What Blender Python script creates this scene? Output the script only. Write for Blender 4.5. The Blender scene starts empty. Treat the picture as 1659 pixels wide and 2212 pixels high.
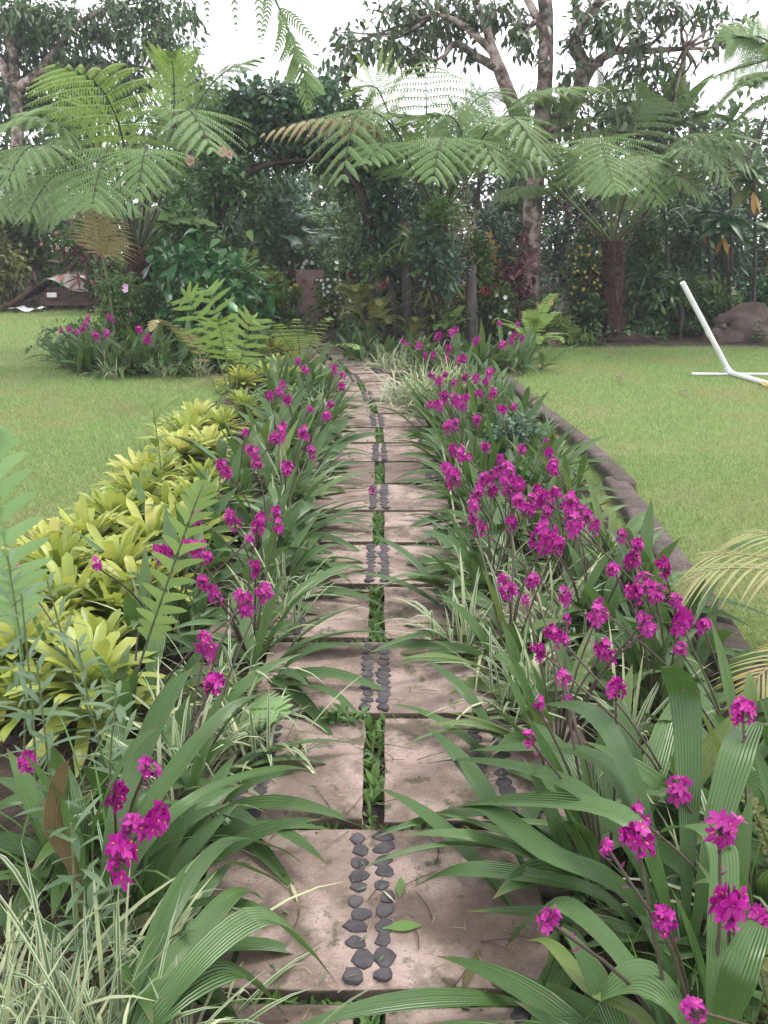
import bpy, bmesh, math, re
import numpy as np
from mathutils import Vector, noise as mnoise

# ------------------------------------------------------------------ camera, sky, sun, exposure
SC = bpy.context.scene
COL = SC.collection
CAMZ, PITCH, FPX = 1.55, math.radians(16.9), 2000.0      # photo measured on a 1659 x 2212 grid
cam_d = bpy.data.cameras.new("camera")
cam = bpy.data.objects.new("camera", cam_d)
COL.objects.link(cam)
cam.location = (0, 0, CAMZ)
cam.rotation_euler = (math.pi / 2 - PITCH, 0, 0)
cam_d.sensor_fit = 'VERTICAL'
cam_d.sensor_height = 36.0
cam_d.lens = FPX / 2212 * 36.0
cam_d.clip_start = 0.02
cam_d.clip_end = 500
SC.camera = cam

SUN_EL, SUN_AZ = 62.0, 62.0
world = bpy.data.worlds.new("World")
SC.world = world
world.use_nodes = True
wn, wl = world.node_tree.nodes, world.node_tree.links
wn.clear()
sky = wn.new('ShaderNodeTexSky')
sky.sky_type = 'NISHITA'
sky.sun_disc = False
sky.sun_elevation = math.radians(SUN_EL)
sky.sun_rotation = math.radians(SUN_AZ)
wmix = wn.new('ShaderNodeMixRGB')
wmix.inputs[0].default_value = 0.86                       # thick even cloud over the blue
wmix.inputs[2].default_value = (10.6, 10.3, 11.0, 1)
wbg = wn.new('ShaderNodeBackground')
wbg.inputs['Strength'].default_value = 0.12
wout = wn.new('ShaderNodeOutputWorld')
wl.new(sky.outputs[0], wmix.inputs[1])
wl.new(wmix.outputs[0], wbg.inputs['Color'])
wl.new(wbg.outputs[0], wout.inputs['Surface'])

sun_d = bpy.data.lights.new("sun", 'SUN')
sun_d.energy = 1.5
sun_d.angle = math.radians(18)
sun_d.color = (1.0, 0.96, 0.9)
sun = bpy.data.objects.new("sun", sun_d)
COL.objects.link(sun)
_az = math.radians(SUN_AZ)
_sd = Vector((math.sin(_az) * math.cos(math.radians(SUN_EL)), math.cos(_az) * math.cos(math.radians(SUN_EL)), math.sin(math.radians(SUN_EL))))
sun.rotation_euler = (-_sd).to_track_quat('-Z', 'Y').to_euler()

vs = SC.view_settings
vs.view_transform = 'Standard'
vs.look = 'None'
vs.exposure = 0.95
vs.gamma = 1.0
SC.cycles.use_denoising = True
SC.cycles.max_bounces = 6
SC.cycles.diffuse_bounces = 3
SC.cycles.glossy_bounces = 2
SC.cycles.transmission_bounces = 4
SC.cycles.sample_clamp_indirect = 4

# ------------------------------------------------------------------ photo pixel -> place
FW = np.array([0, math.cos(PITCH), -math.sin(PITCH)])
UPV = np.array([0, math.sin(PITCH), math.cos(PITCH)])
CP = np.array([0, 0, CAMZ])


def ray(px, py):
    return np.array([1.0, 0, 0]) * (px - 829.5) / FPX + UPV * (1106 - py) / FPX + FW


def G(px, py, z=0.0):
    d = ray(px, py)
    return CP + d * ((z - CAMZ) / d[2])


def D(px, py, Y):
    d = ray(px, py)
    return CP + d * (Y / d[1])


Z = np.array([0, 0, 1.0])


def nrm(a):
    a = np.asarray(a, float)
    n = np.linalg.norm(a, axis=-1, keepdims=True)
    return a / np.maximum(n, 1e-9)


def azel(az, el):
    az, el = np.asarray(az, float), np.asarray(el, float)
    return np.stack([np.cos(az) * np.cos(el), np.sin(az) * np.cos(el), np.sin(el)], -1)


def side_of(Dv, rs, roll=0.35):
    Dv = np.atleast_2d(Dv)
    s = np.cross(Dv, Z)
    ln = np.linalg.norm(s, axis=1)
    bad = ln < 0.08
    if bad.any():
        a = rs.rand(bad.sum()) * 6.283
        s[bad] = np.stack([np.cos(a), np.sin(a), 0 * a], -1)
    s = nrm(s)
    if roll:
        n = np.cross(s, Dv)
        a = (rs.rand(len(Dv)) - .5) * 2 * roll
        s = s * np.cos(a)[:, None] + n * np.sin(a)[:, None]
    return nrm(s)


def catmull(pts, K):
    p = np.asarray(pts, float)
    if len(p) == 2:
        t = np.linspace(0, 1, K)[:, None]
        return p[0] * (1 - t) + p[1] * t
    p = np.vstack([2 * p[0] - p[1], p, 2 * p[-1] - p[-2]])
    n = len(p) - 3
    out = []
    for s in np.linspace(0, n, K):
        i = min(int(s), n - 1)
        t = s - i
        a, b, c, d = p[i:i + 4]
        out.append(.5 * ((2 * b) + (-a + c) * t + (2 * a - 5 * b + 4 * c - d) * t * t + (-a + 3 * b - 3 * c + d) * t ** 3))
    return np.array(out)


def prof(keys):
    k = np.array(keys)
    return lambda t: np.interp(t, k[:, 0], k[:, 1])


P_LANCE = prof([(0, .14), (.15, .32), (.33, .82), (.5, 1), (.68, .84), (.86, .42), (1, .02)])
P_STRAP = prof([(0, .9), (.3, .95), (.6, 1), (.82, .95), (.93, .72), (1, .12)])
P_GRASS = prof([(0, .8), (.3, 1), (.7, .75), (1, .04)])
P_OVAL = prof([(0, .08), (.25, .75), (.5, 1), (.75, .78), (1, .03)])
P_OBOV = prof([(0, .1), (.3, .55), (.6, 1), (.8, .92), (1, .15)])
P_DIAM = prof([(0, .45), (.3, 1), (.6, .72), (1, .03)])
P_LOBE = prof([(0, 1.5), (.12, 1.05), (.5, .85), (.8, .55), (1, .05)])
P_PETAL = prof([(0, .25), (.45, .95), (.7, 1), (1, .3)])


class MB:
    """collects ribbons, tubes and solids for one mesh"""

    def __init__(self):
        self.v, self.f, self.uv, self.mi, self.n, self.mats = [], [], [], [], 0, []

    def mat(self, m):
        if m not in self.mats:
            self.mats.append(m)
        return self.mats.index(m)

    def add(self, v, f, uv, m):
        v = np.asarray(v, float).reshape(-1, 3)
        f = np.asarray(f, np.int64).reshape(-1, 4)
        self.v.append(v)
        self.f.append(f + self.n)
        self.uv.append(np.asarray(uv, float).reshape(-1, 2))
        self.mi.append(np.full(len(f), self.mat(m)))
        self.n += len(v)

    def ribbons(self, P, Dv, S, L, W, m, pf=P_LANCE, nl=4, nx=3, droop=0.0, fold=0.15, pleat=0.0, wave=0.0):
        P = np.atleast_2d(P).astype(float)
        N = len(P)
        if N == 0:
            return
        Dv = np.broadcast_to(np.atleast_2d(Dv), (N, 3))
        S = np.broadcast_to(np.atleast_2d(S), (N, 3))
        L, W, droop = [np.broadcast_to(np.asarray(a, float), (N,)) for a in (L, W, droop)]
        t = np.linspace(0, 1, nl + 1)
        sp = P[:, None] + Dv[:, None] * (L[:, None] * t)[..., None] - Z * ((droop * L)[:, None] * t ** 2)[..., None]
        T = nrm(Dv[:, None] - Z * (2 * droop[:, None] * t)[..., None])
        Nn = nrm(np.cross(S[:, None], T))
        u = np.linspace(-1, 1, nx)
        hw = (W[:, None] / 2) * pf(t)[None]
        zig = np.where(np.arange(nx) % 2 == 0, 1.0, -1.0)
        hgt = fold * np.abs(u) + pleat * zig
        v = sp[:, :, None] + S[:, None, None] * (u * hw[..., None])[..., None] + Nn[:, :, None] * (hgt * hw[..., None])[..., None]
        if wave:
            v = v + Nn[:, :, None] * (np.sin(t * 9 + np.arange(N)[:, None])[..., None] * np.abs(u) * hw[..., None] * wave)[..., None]
        self._grid(v, N, nl, nx, m)

    def _grid(self, v, N, nl, nx, m):
        i, j = np.meshgrid(np.arange(nl), np.arange(nx - 1), indexing='ij')
        q = np.stack([i * nx + j, i * nx + j + 1, (i + 1) * nx + j + 1, (i + 1) * nx + j], -1).reshape(-1, 4)
        f = (np.arange(N)[:, None, None] * ((nl + 1) * nx) + q[None]).reshape(-1, 4)
        uu, vv = np.meshgrid(np.linspace(0, 1, nx), np.linspace(0, 1, nl + 1))
        uv = np.broadcast_to(np.stack([uu, vv], -1)[None], (N, nl + 1, nx, 2))
        self.add(v, f, uv, m)

    def curveleaf(self, ctrl, W, m, side=None, pf=P_LANCE, nl=18, nx=9, fold=0.2, pleat=0.06):
        """one leaf along a free curve"""
        sp = catmull(ctrl, nl + 1)
        T = nrm(np.gradient(sp, axis=0))
        if side is None:
            h = sp[-1] - sp[0]
            side = nrm(np.cross(h * [1, 1, 0], Z))
        S = nrm(side - T * (T @ side)[:, None])
        Nn = nrm(np.cross(S, T))
        u = np.linspace(-1, 1, nx)
        hw = W / 2 * pf(np.linspace(0, 1, nl + 1))
        zig = np.where(np.arange(nx) % 2 == 0, 1.0, -1.0)
        hg = fold * np.abs(u) + pleat * zig
        tt_ = np.linspace(0, 1, nl + 1)
        und = np.sin(tt_ * 13 + sp[0, 0] * 90)[:, None] * np.maximum(u, 0) ** 2 * .16 + np.sin(tt_ * 10 + sp[-1, 0] * 70)[:, None] * np.maximum(-u, 0) ** 2 * .16
        v = sp[:, None] + S[:, None] * (u * hw[:, None])[..., None] + Nn[:, None] * ((hg[None] + und) * hw[:, None])[..., None]
        self._grid(v[None], 1, nl, nx, m)

    def tube(self, ctrl, rad, m, ns=6, K=None, rough=0.0, rs=None):
        K = K or max(2, 6 * (len(ctrl) - 1))
        sp = catmull(ctrl, K)
        r = np.interp(np.linspace(0, 1, K), np.linspace(0, 1, len(rad)), rad)
        T = nrm(np.gradient(sp, axis=0))
        ref = np.array([1.0, 0.013, 0.0]) if abs(T[0][0]) < .8 else np.array([0.0, 1, 0])
        A = nrm(np.cross(T, ref))
        B = np.cross(T, A)
        a = np.linspace(0, 2 * math.pi, ns, endpoint=False)
        rr = r[:, None] * np.ones(ns)
        if rough:
            rr = rr * (1 + rough * ((rs or np.random.RandomState(3)).rand(K, ns) - .5))
        v = sp[:, None] + A[:, None] * (np.cos(a) * rr)[..., None] + B[:, None] * (np.sin(a) * rr)[..., None]
        v = v.reshape(-1, 3)
        i, j = np.meshgrid(np.arange(K - 1), np.arange(ns), indexing='ij')
        f = np.stack([i * ns + j, i * ns + (j + 1) % ns, (i + 1) * ns + (j + 1) % ns, (i + 1) * ns + j], -1).reshape(-1, 4)
        uv = np.stack([np.tile(a / 6.283, K), np.repeat(np.linspace(0, 1, K), ns)], -1)
        self.add(v, f, uv, m)
        # end caps (fans folded into quads)
        for k, flip in ((0, 1), (K - 1, 0)):
            c = len(v)
            ring = v[k * ns:(k + 1) * ns]
            cv = np.vstack([ring, ring.mean(0)])
            q = [[jj, (jj + 1) % ns, ns, ns] for jj in range(0, ns)]
            self.tri(cv, [[a_[1], a_[0], ns] if flip else [a_[0], a_[1], ns] for a_ in q], m)

    def tri(self, v, tris, m):
        f = [[t[0], t[1], t[2], -1] for t in tris]
        v = np.asarray(v, float)
        f = np.array(f)
        off = np.where(f >= 0, f + self.n, -1)
        self.v.append(v)
        self.f.append(off)
        self.uv.append(np.zeros((len(v), 2)))
        self.mi.append(np.full(len(f), self.mat(m)))
        self.n += len(v)

    def mesh(self, name, origin=(0, 0, 0), smooth=True):
        v = np.concatenate(self.v) - np.asarray(origin, float)
        f = np.concatenate(self.f)
        uv = np.concatenate(self.uv)
        mi = np.concatenate(self.mi)
        tri = f[:, 3] < 0
        cnt = np.where(tri, 3, 4)
        start = np.concatenate([[0], np.cumsum(cnt)[:-1]])
        loops = f.reshape(-1)
        loops = loops[loops >= 0]
        me = bpy.data.meshes.new(name)
        me.vertices.add(len(v))
        me.vertices.foreach_set('co', v.astype(np.float32).ravel())
        me.loops.add(len(loops))
        me.loops.foreach_set('vertex_index', loops.astype(np.int32))
        me.polygons.add(len(f))
        me.polygons.foreach_set('loop_start', start.astype(np.int32))
        me.polygons.foreach_set('material_index', mi.astype(np.int32))
        me.polygons.foreach_set('use_smooth', np.full(len(f), smooth))
        for m in self.mats:
            me.materials.append(m)
        lay = me.uv_layers.new(name='UVMap')
        lay.data.foreach_set('uv', uv[loops].astype(np.float32).ravel())
        me.update(calc_edges=True)
        return me

    def build(self, name, parent=None, origin=(0, 0, 0), smooth=True):
        if self.n == 0:
            return None
        return link(name, self.mesh(name, origin, smooth), parent)


def link(name, me, parent=None, loc=None):
    o = bpy.data.objects.new(name, me)
    COL.objects.link(o)
    if parent is not None:
        o.parent = parent
    if loc is not None:
        o.location = loc
    return o


SEEN = {}


def tag(o, label, cat, group=None, kind=None):
    o['label'] = label
    if cat:
        o['category'] = cat
    if group:
        o['group'] = group
    if kind:
        o['kind'] = kind
    return o


def thing(name, label, cat, loc=(0, 0, 0), group=None, rz=0.0):
    o = bpy.data.objects.new(name, None)
    COL.objects.link(o)
    o.location = tuple(float(c) for c in loc)
    o.rotation_euler = (0, 0, rz)
    o.empty_display_size = .1
    return tag(o, label, cat, group, 'thing')


def struct(name, me_or_mb, label=None, kind='structure'):
    o = me_or_mb.build(name) if isinstance(me_or_mb, MB) else link(name, me_or_mb)
    o['kind'] = kind
    if label:
        o['label'] = label
    return o


# ------------------------------------------------------------------ materials
def newmat(name):
    m = bpy.data.materials.new(name)
    m.use_nodes = True
    nt = m.node_tree
    nt.nodes.clear()
    out = nt.nodes.new('ShaderNodeOutputMaterial')
    return m, nt, nt.nodes, nt.links, out


def ramp(nd, stops):
    r = nd.new('ShaderNodeValToRGB')
    el = r.color_ramp.elements
    while len(el) < len(stops):
        el.new(.5)
    for e, (p, c) in zip(el, stops):
        e.position = p
        e.color = (*c, 1)
    return r


def leafmat(name, c0, c1, c2=None, rough=.42, trans=.25, lines=0, edge=None, spec=.4, tip=None, tip0=.55, lf=.22, spots=None, patch=None, base=None, noise=.25, cspread=.35):
    """leaf: colour varies per leaf; optional pleat lines, pale margins, coloured tip"""
    m, nt, nd, lk, out = newmat(name)
    geo = nd.new('ShaderNodeNewGeometry')
    oi = nd.new('ShaderNodeObjectInfo')
    add = nd.new('ShaderNodeMath'); add.operation = 'MULTIPLY_ADD'
    lk.new(oi.outputs['Random'], add.inputs[0]); add.inputs[1].default_value = cspread
    sc = nd.new('ShaderNodeMath'); sc.operation = 'MULTIPLY'; sc.inputs[1].default_value = 1 - cspread
    lk.new(geo.outputs['Random Per Island'], sc.inputs[0])
    lk.new(sc.outputs[0], add.inputs[2])
    st = [(0, c0), (.75, c1)] + ([(1, c2)] if c2 else [])
    rp = ramp(nd, st)
    lk.new(add.outputs[0], rp.inputs[0])
    col = rp.outputs[0]
    uv = nd.new('ShaderNodeUVMap')
    sep = nd.new('ShaderNodeSeparateXYZ')
    lk.new(uv.outputs[0], sep.inputs[0])

    def mixc(fac, colr, mode='MIX'):
        nonlocal col
        mx = nd.new('ShaderNodeMixRGB'); mx.blend_type = mode
        lk.new(fac, mx.inputs[0]); lk.new(col, mx.inputs[1])
        mx.inputs[2].default_value = (*colr, 1)
        col = mx.outputs[0]

    if noise:
        tc = nd.new('ShaderNodeTexCoord')
        nz = nd.new('ShaderNodeTexNoise'); nz.inputs['Scale'].default_value = 9; nz.inputs['Detail'].default_value = 3
        lk.new(tc.outputs['Object'], nz.inputs['Vector'])
        mr = nd.new('ShaderNodeMapRange'); mr.inputs[1].default_value = .35; mr.inputs[2].default_value = .7; mr.inputs[3].default_value = 0; mr.inputs[4].default_value = noise
        lk.new(nz.outputs[0], mr.inputs[0])
        mixc(mr.outputs[0], tuple(c * .45 for c in c0))
    if tip:
        mr = nd.new('ShaderNodeMapRange'); mr.inputs[1].default_value = tip0; mr.inputs[2].default_value = 1.0; mr.inputs[3].default_value = 0; mr.inputs[4].default_value = .9
        lk.new(sep.outputs[1], mr.inputs[0]); mixc(mr.outputs[0], tip)
    if base:
        mr = nd.new('ShaderNodeMapRange'); mr.inputs[1].default_value = .5; mr.inputs[2].default_value = 0.0; mr.inputs[3].default_value = 0; mr.inputs[4].default_value = .8
        lk.new(sep.outputs[1], mr.inputs[0]); mixc(mr.outputs[0], base)
    if patch:
        n4 = nd.new('ShaderNodeTexNoise'); n4.inputs['Scale'].default_value = patch[1]; n4.inputs['Detail'].default_value = 5
        t4 = nd.new('ShaderNodeTexCoord'); lk.new(t4.outputs['Object'], n4.inputs['Vector'])
        mr = nd.new('ShaderNodeMapRange'); mr.inputs[1].default_value = .5; mr.inputs[2].default_value = .68; mr.inputs[4].default_value = .75; lk.new(n4.outputs[0], mr.inputs[0])
        mixc(mr.outputs[0], patch[0])
    if spots:
        n3 = nd.new('ShaderNodeTexNoise'); n3.inputs['Scale'].default_value = 38; n3.inputs['Detail'].default_value = 4
        lk.new(tc.outputs['Object'], n3.inputs['Vector'])
        mr = nd.new('ShaderNodeMapRange'); mr.inputs[1].default_value = .66; mr.inputs[2].default_value = .72; lk.new(n3.outputs[0], mr.inputs[0])
        mixc(mr.outputs[0], spots)
    hgt = None
    if lines:
        mu = nd.new('ShaderNodeMath'); mu.operation = 'MULTIPLY'; mu.inputs[1].default_value = lines * 6.283
        lk.new(sep.outputs[0], mu.inputs[0])
        sn = nd.new('ShaderNodeMath'); sn.operation = 'SINE'; lk.new(mu.outputs[0], sn.inputs[0])
        mr = nd.new('ShaderNodeMapRange'); mr.inputs[1].default_value = -.2; mr.inputs[2].default_value = 1; mr.inputs[3].default_value = 0; mr.inputs[4].default_value = lf
        lk.new(sn.outputs[0], mr.inputs[0]); mixc(mr.outputs[0], tuple(c * .4 for c in c0))
        hgt = sn.outputs[0]
    if edge:
        sb = nd.new('ShaderNodeMath'); sb.operation = 'SUBTRACT'; sb.inputs[1].default_value = .5; lk.new(sep.outputs[0], sb.inputs[0])
        ab = nd.new('ShaderNodeMath'); ab.operation = 'ABSOLUTE'; lk.new(sb.outputs[0], ab.inputs[0])
        mr = nd.new('ShaderNodeMapRange'); mr.inputs[1].default_value = edge[1]; mr.inputs[2].default_value = edge[1] + .1; lk.new(ab.outputs[0], mr.inputs[0])
        mixc(mr.outputs[0], edge[0])
    b = nd.new('ShaderNodeBsdfPrincipled')
    b.inputs['Roughness'].default_value = rough
    b.inputs['Specular IOR Level'].default_value = spec
    lk.new(col, b.inputs['Base Color'])
    if hgt is not None:
        bp = nd.new('ShaderNodeBump'); bp.inputs['Strength'].default_value = .5; bp.inputs['Distance'].default_value = .004
        lk.new(hgt, bp.inputs['Height']); lk.new(bp.outputs[0], b.inputs['Normal'])
    if trans:
        tr = nd.new('ShaderNodeBsdfTranslucent')
        hs = nd.new('ShaderNodeHueSaturation'); hs.inputs['Value'].default_value = 1.25; hs.inputs['Hue'].default_value = .485
        lk.new(col, hs.inputs['Color']); lk.new(hs.outputs[0], tr.inputs['Color'])
        ms = nd.new('ShaderNodeMixShader'); ms.inputs[0].default_value = trans
        lk.new(b.outputs[0], ms.inputs[1]); lk.new(tr.outputs[0], ms.inputs[2]); lk.new(ms.outputs[0], out.inputs[0])
    else:
        lk.new(b.outputs[0], out.inputs[0])
    return m


def roughmat(name, stops, scale=6, detail=8, rough=.9, bump=.4, dist=.01, fine=None, stain=None, stretch=(1, 1, 1), coord='Object', moss=None):
    """mottled mineral / bark / soil surface"""
    m, nt, nd, lk, out = newmat(name)
    tc = nd.new('ShaderNodeTexCoord')
    oi = nd.new('ShaderNodeObjectInfo')
    mp = nd.new('ShaderNodeMapping'); mp.inputs['Scale'].default_value = stretch
    va = nd.new('ShaderNodeVectorMath'); va.operation = 'ADD'
    lk.new(tc.outputs[coord], va.inputs[0])
    cm = nd.new('ShaderNodeVectorMath'); cm.operation = 'SCALE'; cm.inputs['Scale'].default_value = 17.0
    cb = nd.new('ShaderNodeCombineXYZ')
    lk.new(oi.outputs['Random'], cb.inputs[0]); lk.new(oi.outputs['Random'], cb.inputs[1])
    lk.new(cb.outputs[0], cm.inputs[0]); lk.new(cm.outputs[0], va.inputs[1])
    lk.new(va.outputs[0], mp.inputs[0])
    nz = nd.new('ShaderNodeTexNoise'); nz.inputs['Scale'].default_value = scale; nz.inputs['Detail'].default_value = detail; nz.inputs['Roughness'].default_value = .62
    lk.new(mp.outputs[0], nz.inputs['Vector'])
    rp = ramp(nd, stops); lk.new(nz.outputs[0], rp.inputs[0])
    col = rp.outputs[0]

    def layer(sc, lo, hi, amt, colr, det=6):
        nonlocal col
        n2 = nd.new('ShaderNodeTexNoise'); n2.inputs['Scale'].default_value = sc; n2.inputs['Detail'].default_value = det; n2.inputs['Roughness'].default_value = .65
        lk.new(mp.outputs[0], n2.inputs['Vector'])
        mr = nd.new('ShaderNodeMapRange'); mr.inputs[1].default_value = lo; mr.inputs[2].default_value = hi; mr.inputs[3].default_value = 0; mr.inputs[4].default_value = amt
        lk.new(n2.outputs[0], mr.inputs[0])
        mx = nd.new('ShaderNodeMixRGB'); lk.new(mr.outputs[0], mx.inputs[0]); lk.new(col, mx.inputs[1]); mx.inputs[2].default_value = (*colr, 1)
        col = mx.outputs[0]
        return n2
    if fine:
        for a in fine:
            layer(*a)
    if stain:
        for a in stain:
            layer(*a)
    b = nd.new('ShaderNodeBsdfPrincipled')
    b.inputs['Roughness'].default_value = rough
    b.inputs['Specular IOR Level'].default_value = .25
    lk.new(col, b.inputs['Base Color'])
    nb = nd.new('ShaderNodeTexNoise'); nb.inputs['Scale'].default_value = scale * 8; nb.inputs['Detail'].default_value = 6
    lk.new(mp.outputs[0], nb.inputs['Vector'])
    bp = nd.new('ShaderNodeBump'); bp.inputs['Strength'].default_value = bump; bp.inputs['Distance'].default_value = dist
    lk.new(nb.outputs[0], bp.inputs['Height']); lk.new(bp.outputs[0], b.inputs['Normal'])
    lk.new(b.outputs[0], out.inputs[0])
    return m


M = {}
M['orchid'] = leafmat('orchid_leaf', (.05, .118, .026), (.10, .20, .052), (.19, .26, .055), rough=.34, trans=.25, lines=9, spec=.6, tip=(.17, .13, .05), tip0=.9, lf=.16, spots=(.14, .12, .05))
M['orchid_old'] = leafmat('orchid_leaf_old', (.12, .15, .05), (.18, .13, .06), rough=.6, trans=.15, lines=6)
M['varieg'] = leafmat('striped_grass', (.08, .16, .06), (.13, .22, .09), rough=.45, trans=.25, edge=((.45, .50, .32), .22), noise=0)
M['varieg_pale'] = leafmat('striped_grass_pale', (.28, .35, .16), (.52, .55, .34), rough=.45, trans=.25, noise=0)
M['brom'] = leafmat('yellow_bromeliad_leaf', (.19, .29, .05), (.43, .47, .10), (.60, .55, .20), rough=.36, trans=.3, noise=.3, base=(.16, .26, .04), cspread=.45)
M['brom_red'] = leafmat('red_bromeliad_leaf', (.19, .04, .03), (.30, .06, .04), rough=.38, trans=.2)
M['petal'] = leafmat('magenta_petal', (.27, .004, .165), (.42, .010, .27), rough=.5, trans=.2, noise=0, cspread=.2)
M['petal_pale'] = leafmat('magenta_petal_older', (.34, .015, .21), (.46, .035, .31), rough=.55, trans=.3, noise=.3, cspread=.2)
M['lip'] = leafmat('yellow_lip', (.75, .38, .06), (.8, .3, .2), rough=.5, trans=.2, noise=0)
M['bud'] = leafmat('purple_bud', (.12, .01, .07), (.22, .02, .12), rough=.5, trans=.1, noise=0)
M['stalk'] = leafmat('dark_stalk', (.045, .025, .03), (.07, .06, .035), rough=.6, trans=0, noise=0)
M['fern'] = leafmat('tree_fern_pinna', (.115, .20, .06), (.165, .27, .09), (.22, .31, .10), rough=.45, trans=.3, spec=.35, noise=.12)
M['fern_bright'] = leafmat('tree_fern_pinna_bright', (.16, .27, .055), (.22, .34, .08), rough=.42, trans=.35, noise=.1)
M['fern_dry'] = leafmat('tree_fern_pinna_dry', (.22, .2, .08), (.32, .27, .13), rough=.6, trans=.2, noise=.1)
M['rachis'] = roughmat('fern_stalk', [(.3, (.03, .035, .02)), (.7, (.06, .075, .035))], scale=20, rough=.6)
M['rachis_green'] = roughmat('fern_stalk_green', [(.3, (.09, .13, .05)), (.7, (.14, .17, .07))], scale=20, rough=.6)
M['rachis_red'] = roughmat('fern_stalk_red', [(.3, (.09, .05, .045)), (.7, (.15, .09, .07))], scale=30, rough=.7, stretch=(1, 1, .2))
M['fern_trunk'] = roughmat('fern_trunk_fibre', [(.3, (.035, .02, .018)), (.7, (.12, .075, .065))], scale=30, rough=.95, bump=.9, dist=.03, stretch=(1, 1, .15))
M['bark'] = roughmat('mottled_bark', [(.36, (.045, .032, .022)), (.46, (.14, .10, .08)), (.53, (.30, .24, .21)), (.68, (.46, .41, .37))], scale=5.5, rough=.9, bump=.6, dist=.03,
                     stain=[(1.6, .52, .62, .85, (.03, .03, .018))])
M['bark_dark'] = roughmat('dark_bark', [(.3, (.02, .016, .014)), (.7, (.09, .07, .06))], scale=12, rough=.95, bump=.8, dist=.03, stretch=(1, 1, .3))
M['post'] = roughmat('weathered_stump', [(.3, (.035, .03, .028)), (.7, (.14, .12, .115))], scale=14, rough=.95, bump=.8, dist=.02, stretch=(1, 1, .2))
M['soil'] = roughmat('dark_soil', [(.3, (.02, .015, .011)), (.7, (.075, .055, .042))], scale=7, rough=1, bump=1, dist=.03, fine=[(60, .55, .7, .6, (.13, .10, .08))])
M['slab'] = roughmat('pink_concrete', [(.28, (.17, .128, .10)), (.5, (.28, .213, .178)), (.72, (.38, .305, .26))], scale=5, rough=.88, bump=.35, dist=.004,
                     fine=[(150, .55, .64, .6, (.42, .35, .31)), (110, .57, .66, .7, (.09, .06, .05)), (45, .56, .70, .5, (.14, .09, .075))],
                     stain=[(2.2, .46, .60, .8, (.115, .085, .063)), (4.2, .52, .62, .75, (.065, .055, .036)), (11, .58, .64, .7, (.045, .052, .022)), (23, .66, .72, .7, (.05, .04, .03))])
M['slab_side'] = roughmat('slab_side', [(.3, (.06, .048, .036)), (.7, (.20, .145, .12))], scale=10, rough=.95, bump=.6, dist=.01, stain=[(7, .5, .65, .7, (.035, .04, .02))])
M['slab_dirty'] = roughmat('dirty_concrete', [(.28, (.07, .052, .042)), (.5, (.14, .105, .085)), (.72, (.20, .15, .125))], scale=5, rough=.9, bump=.35, dist=.004,
                           fine=[(120, .57, .66, .5, (.26, .21, .18)), (110, .60, .68, .6, (.03, .025, .02))], stain=[(5, .55, .68, .6, (.055, .055, .03))])
M['pebble'] = roughmat('slate_pebble', [(.3, (.024, .022, .025)), (.7, (.085, .077, .08))], scale=22, rough=.6, bump=.3, dist=.003)
M['kerb'] = roughmat('mossy_concrete', [(.28, (.04, .03, .026)), (.5, (.085, .066, .058)), (.72, (.14, .115, .105))], scale=6, rough=.95, bump=.8, dist=.008,
                     fine=[(90, .56, .66, .6, (.30, .26, .24)), (70, .58, .68, .7, (.03, .028, .022))], stain=[(3.0, .52, .66, .7, (.04, .045, .022))])
M['rock'] = roughmat('boulder', [(.3, (.06, .045, .038)), (.7, (.17, .125, .105))], scale=3, rough=.95, bump=.8, dist=.03, stain=[(2.2, .52, .66, .6, (.035, .04, .025))])
M['pvc'] = roughmat('white_pvc', [(.3, (.62, .63, .66)), (.7, (.76, .77, .80))], scale=4, rough=.35, bump=.02, dist=.001, stain=[(8, .64, .74, .6, (.25, .22, .19))])
M['door'] = roughmat('red_brown_paint', [(.3, (.36, .22, .21)), (.7, (.48, .32, .31))], scale=5, rough=.8, bump=.2, dist=.004, stain=[(9, .63, .7, .7, (.35, .3, .3)), (4, .6, .72, .5, (.08, .05, .045))])
M['door_frame'] = roughmat('brown_frame', [(.3, (.10, .045, .035)), (.7, (.17, .08, .065))], scale=6, rough=.85)
M['brass'] = roughmat('old_brass', [(.3, (.16, .10, .04)), (.7, (.25, .17, .07))], scale=20, rough=.6)
M['sheet'] = roughmat('weathered_sheet', [(.3, (.20, .14, .11)), (.5, (.40, .35, .31)), (.7, (.55, .52, .5))], scale=4, rough=.8, bump=.4, dist=.01)
M['timber'] = roughmat('old_timber', [(.3, (.05, .03, .025)), (.7, (.16, .10, .085))], scale=9, rough=.95, bump=.5, stretch=(.3, 1, 1))
M['white'] = roughmat('white_glaze', [(.3, (.6, .6, .6)), (.7, (.75, .75, .74))], scale=6, rough=.5, bump=.05)
M['urn'] = roughmat('grey_stone_urn', [(.3, (.28, .28, .26)), (.7, (.42, .42, .4))], scale=7, rough=.9, bump=.4, stain=[(6, .55, .7, .6, (.12, .14, .09))])
M['pedestal'] = roughmat('dark_block', [(.3, (.035, .03, .028)), (.7, (.10, .085, .08))], scale=6, rough=.95, bump=.8, dist=.02)
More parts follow.
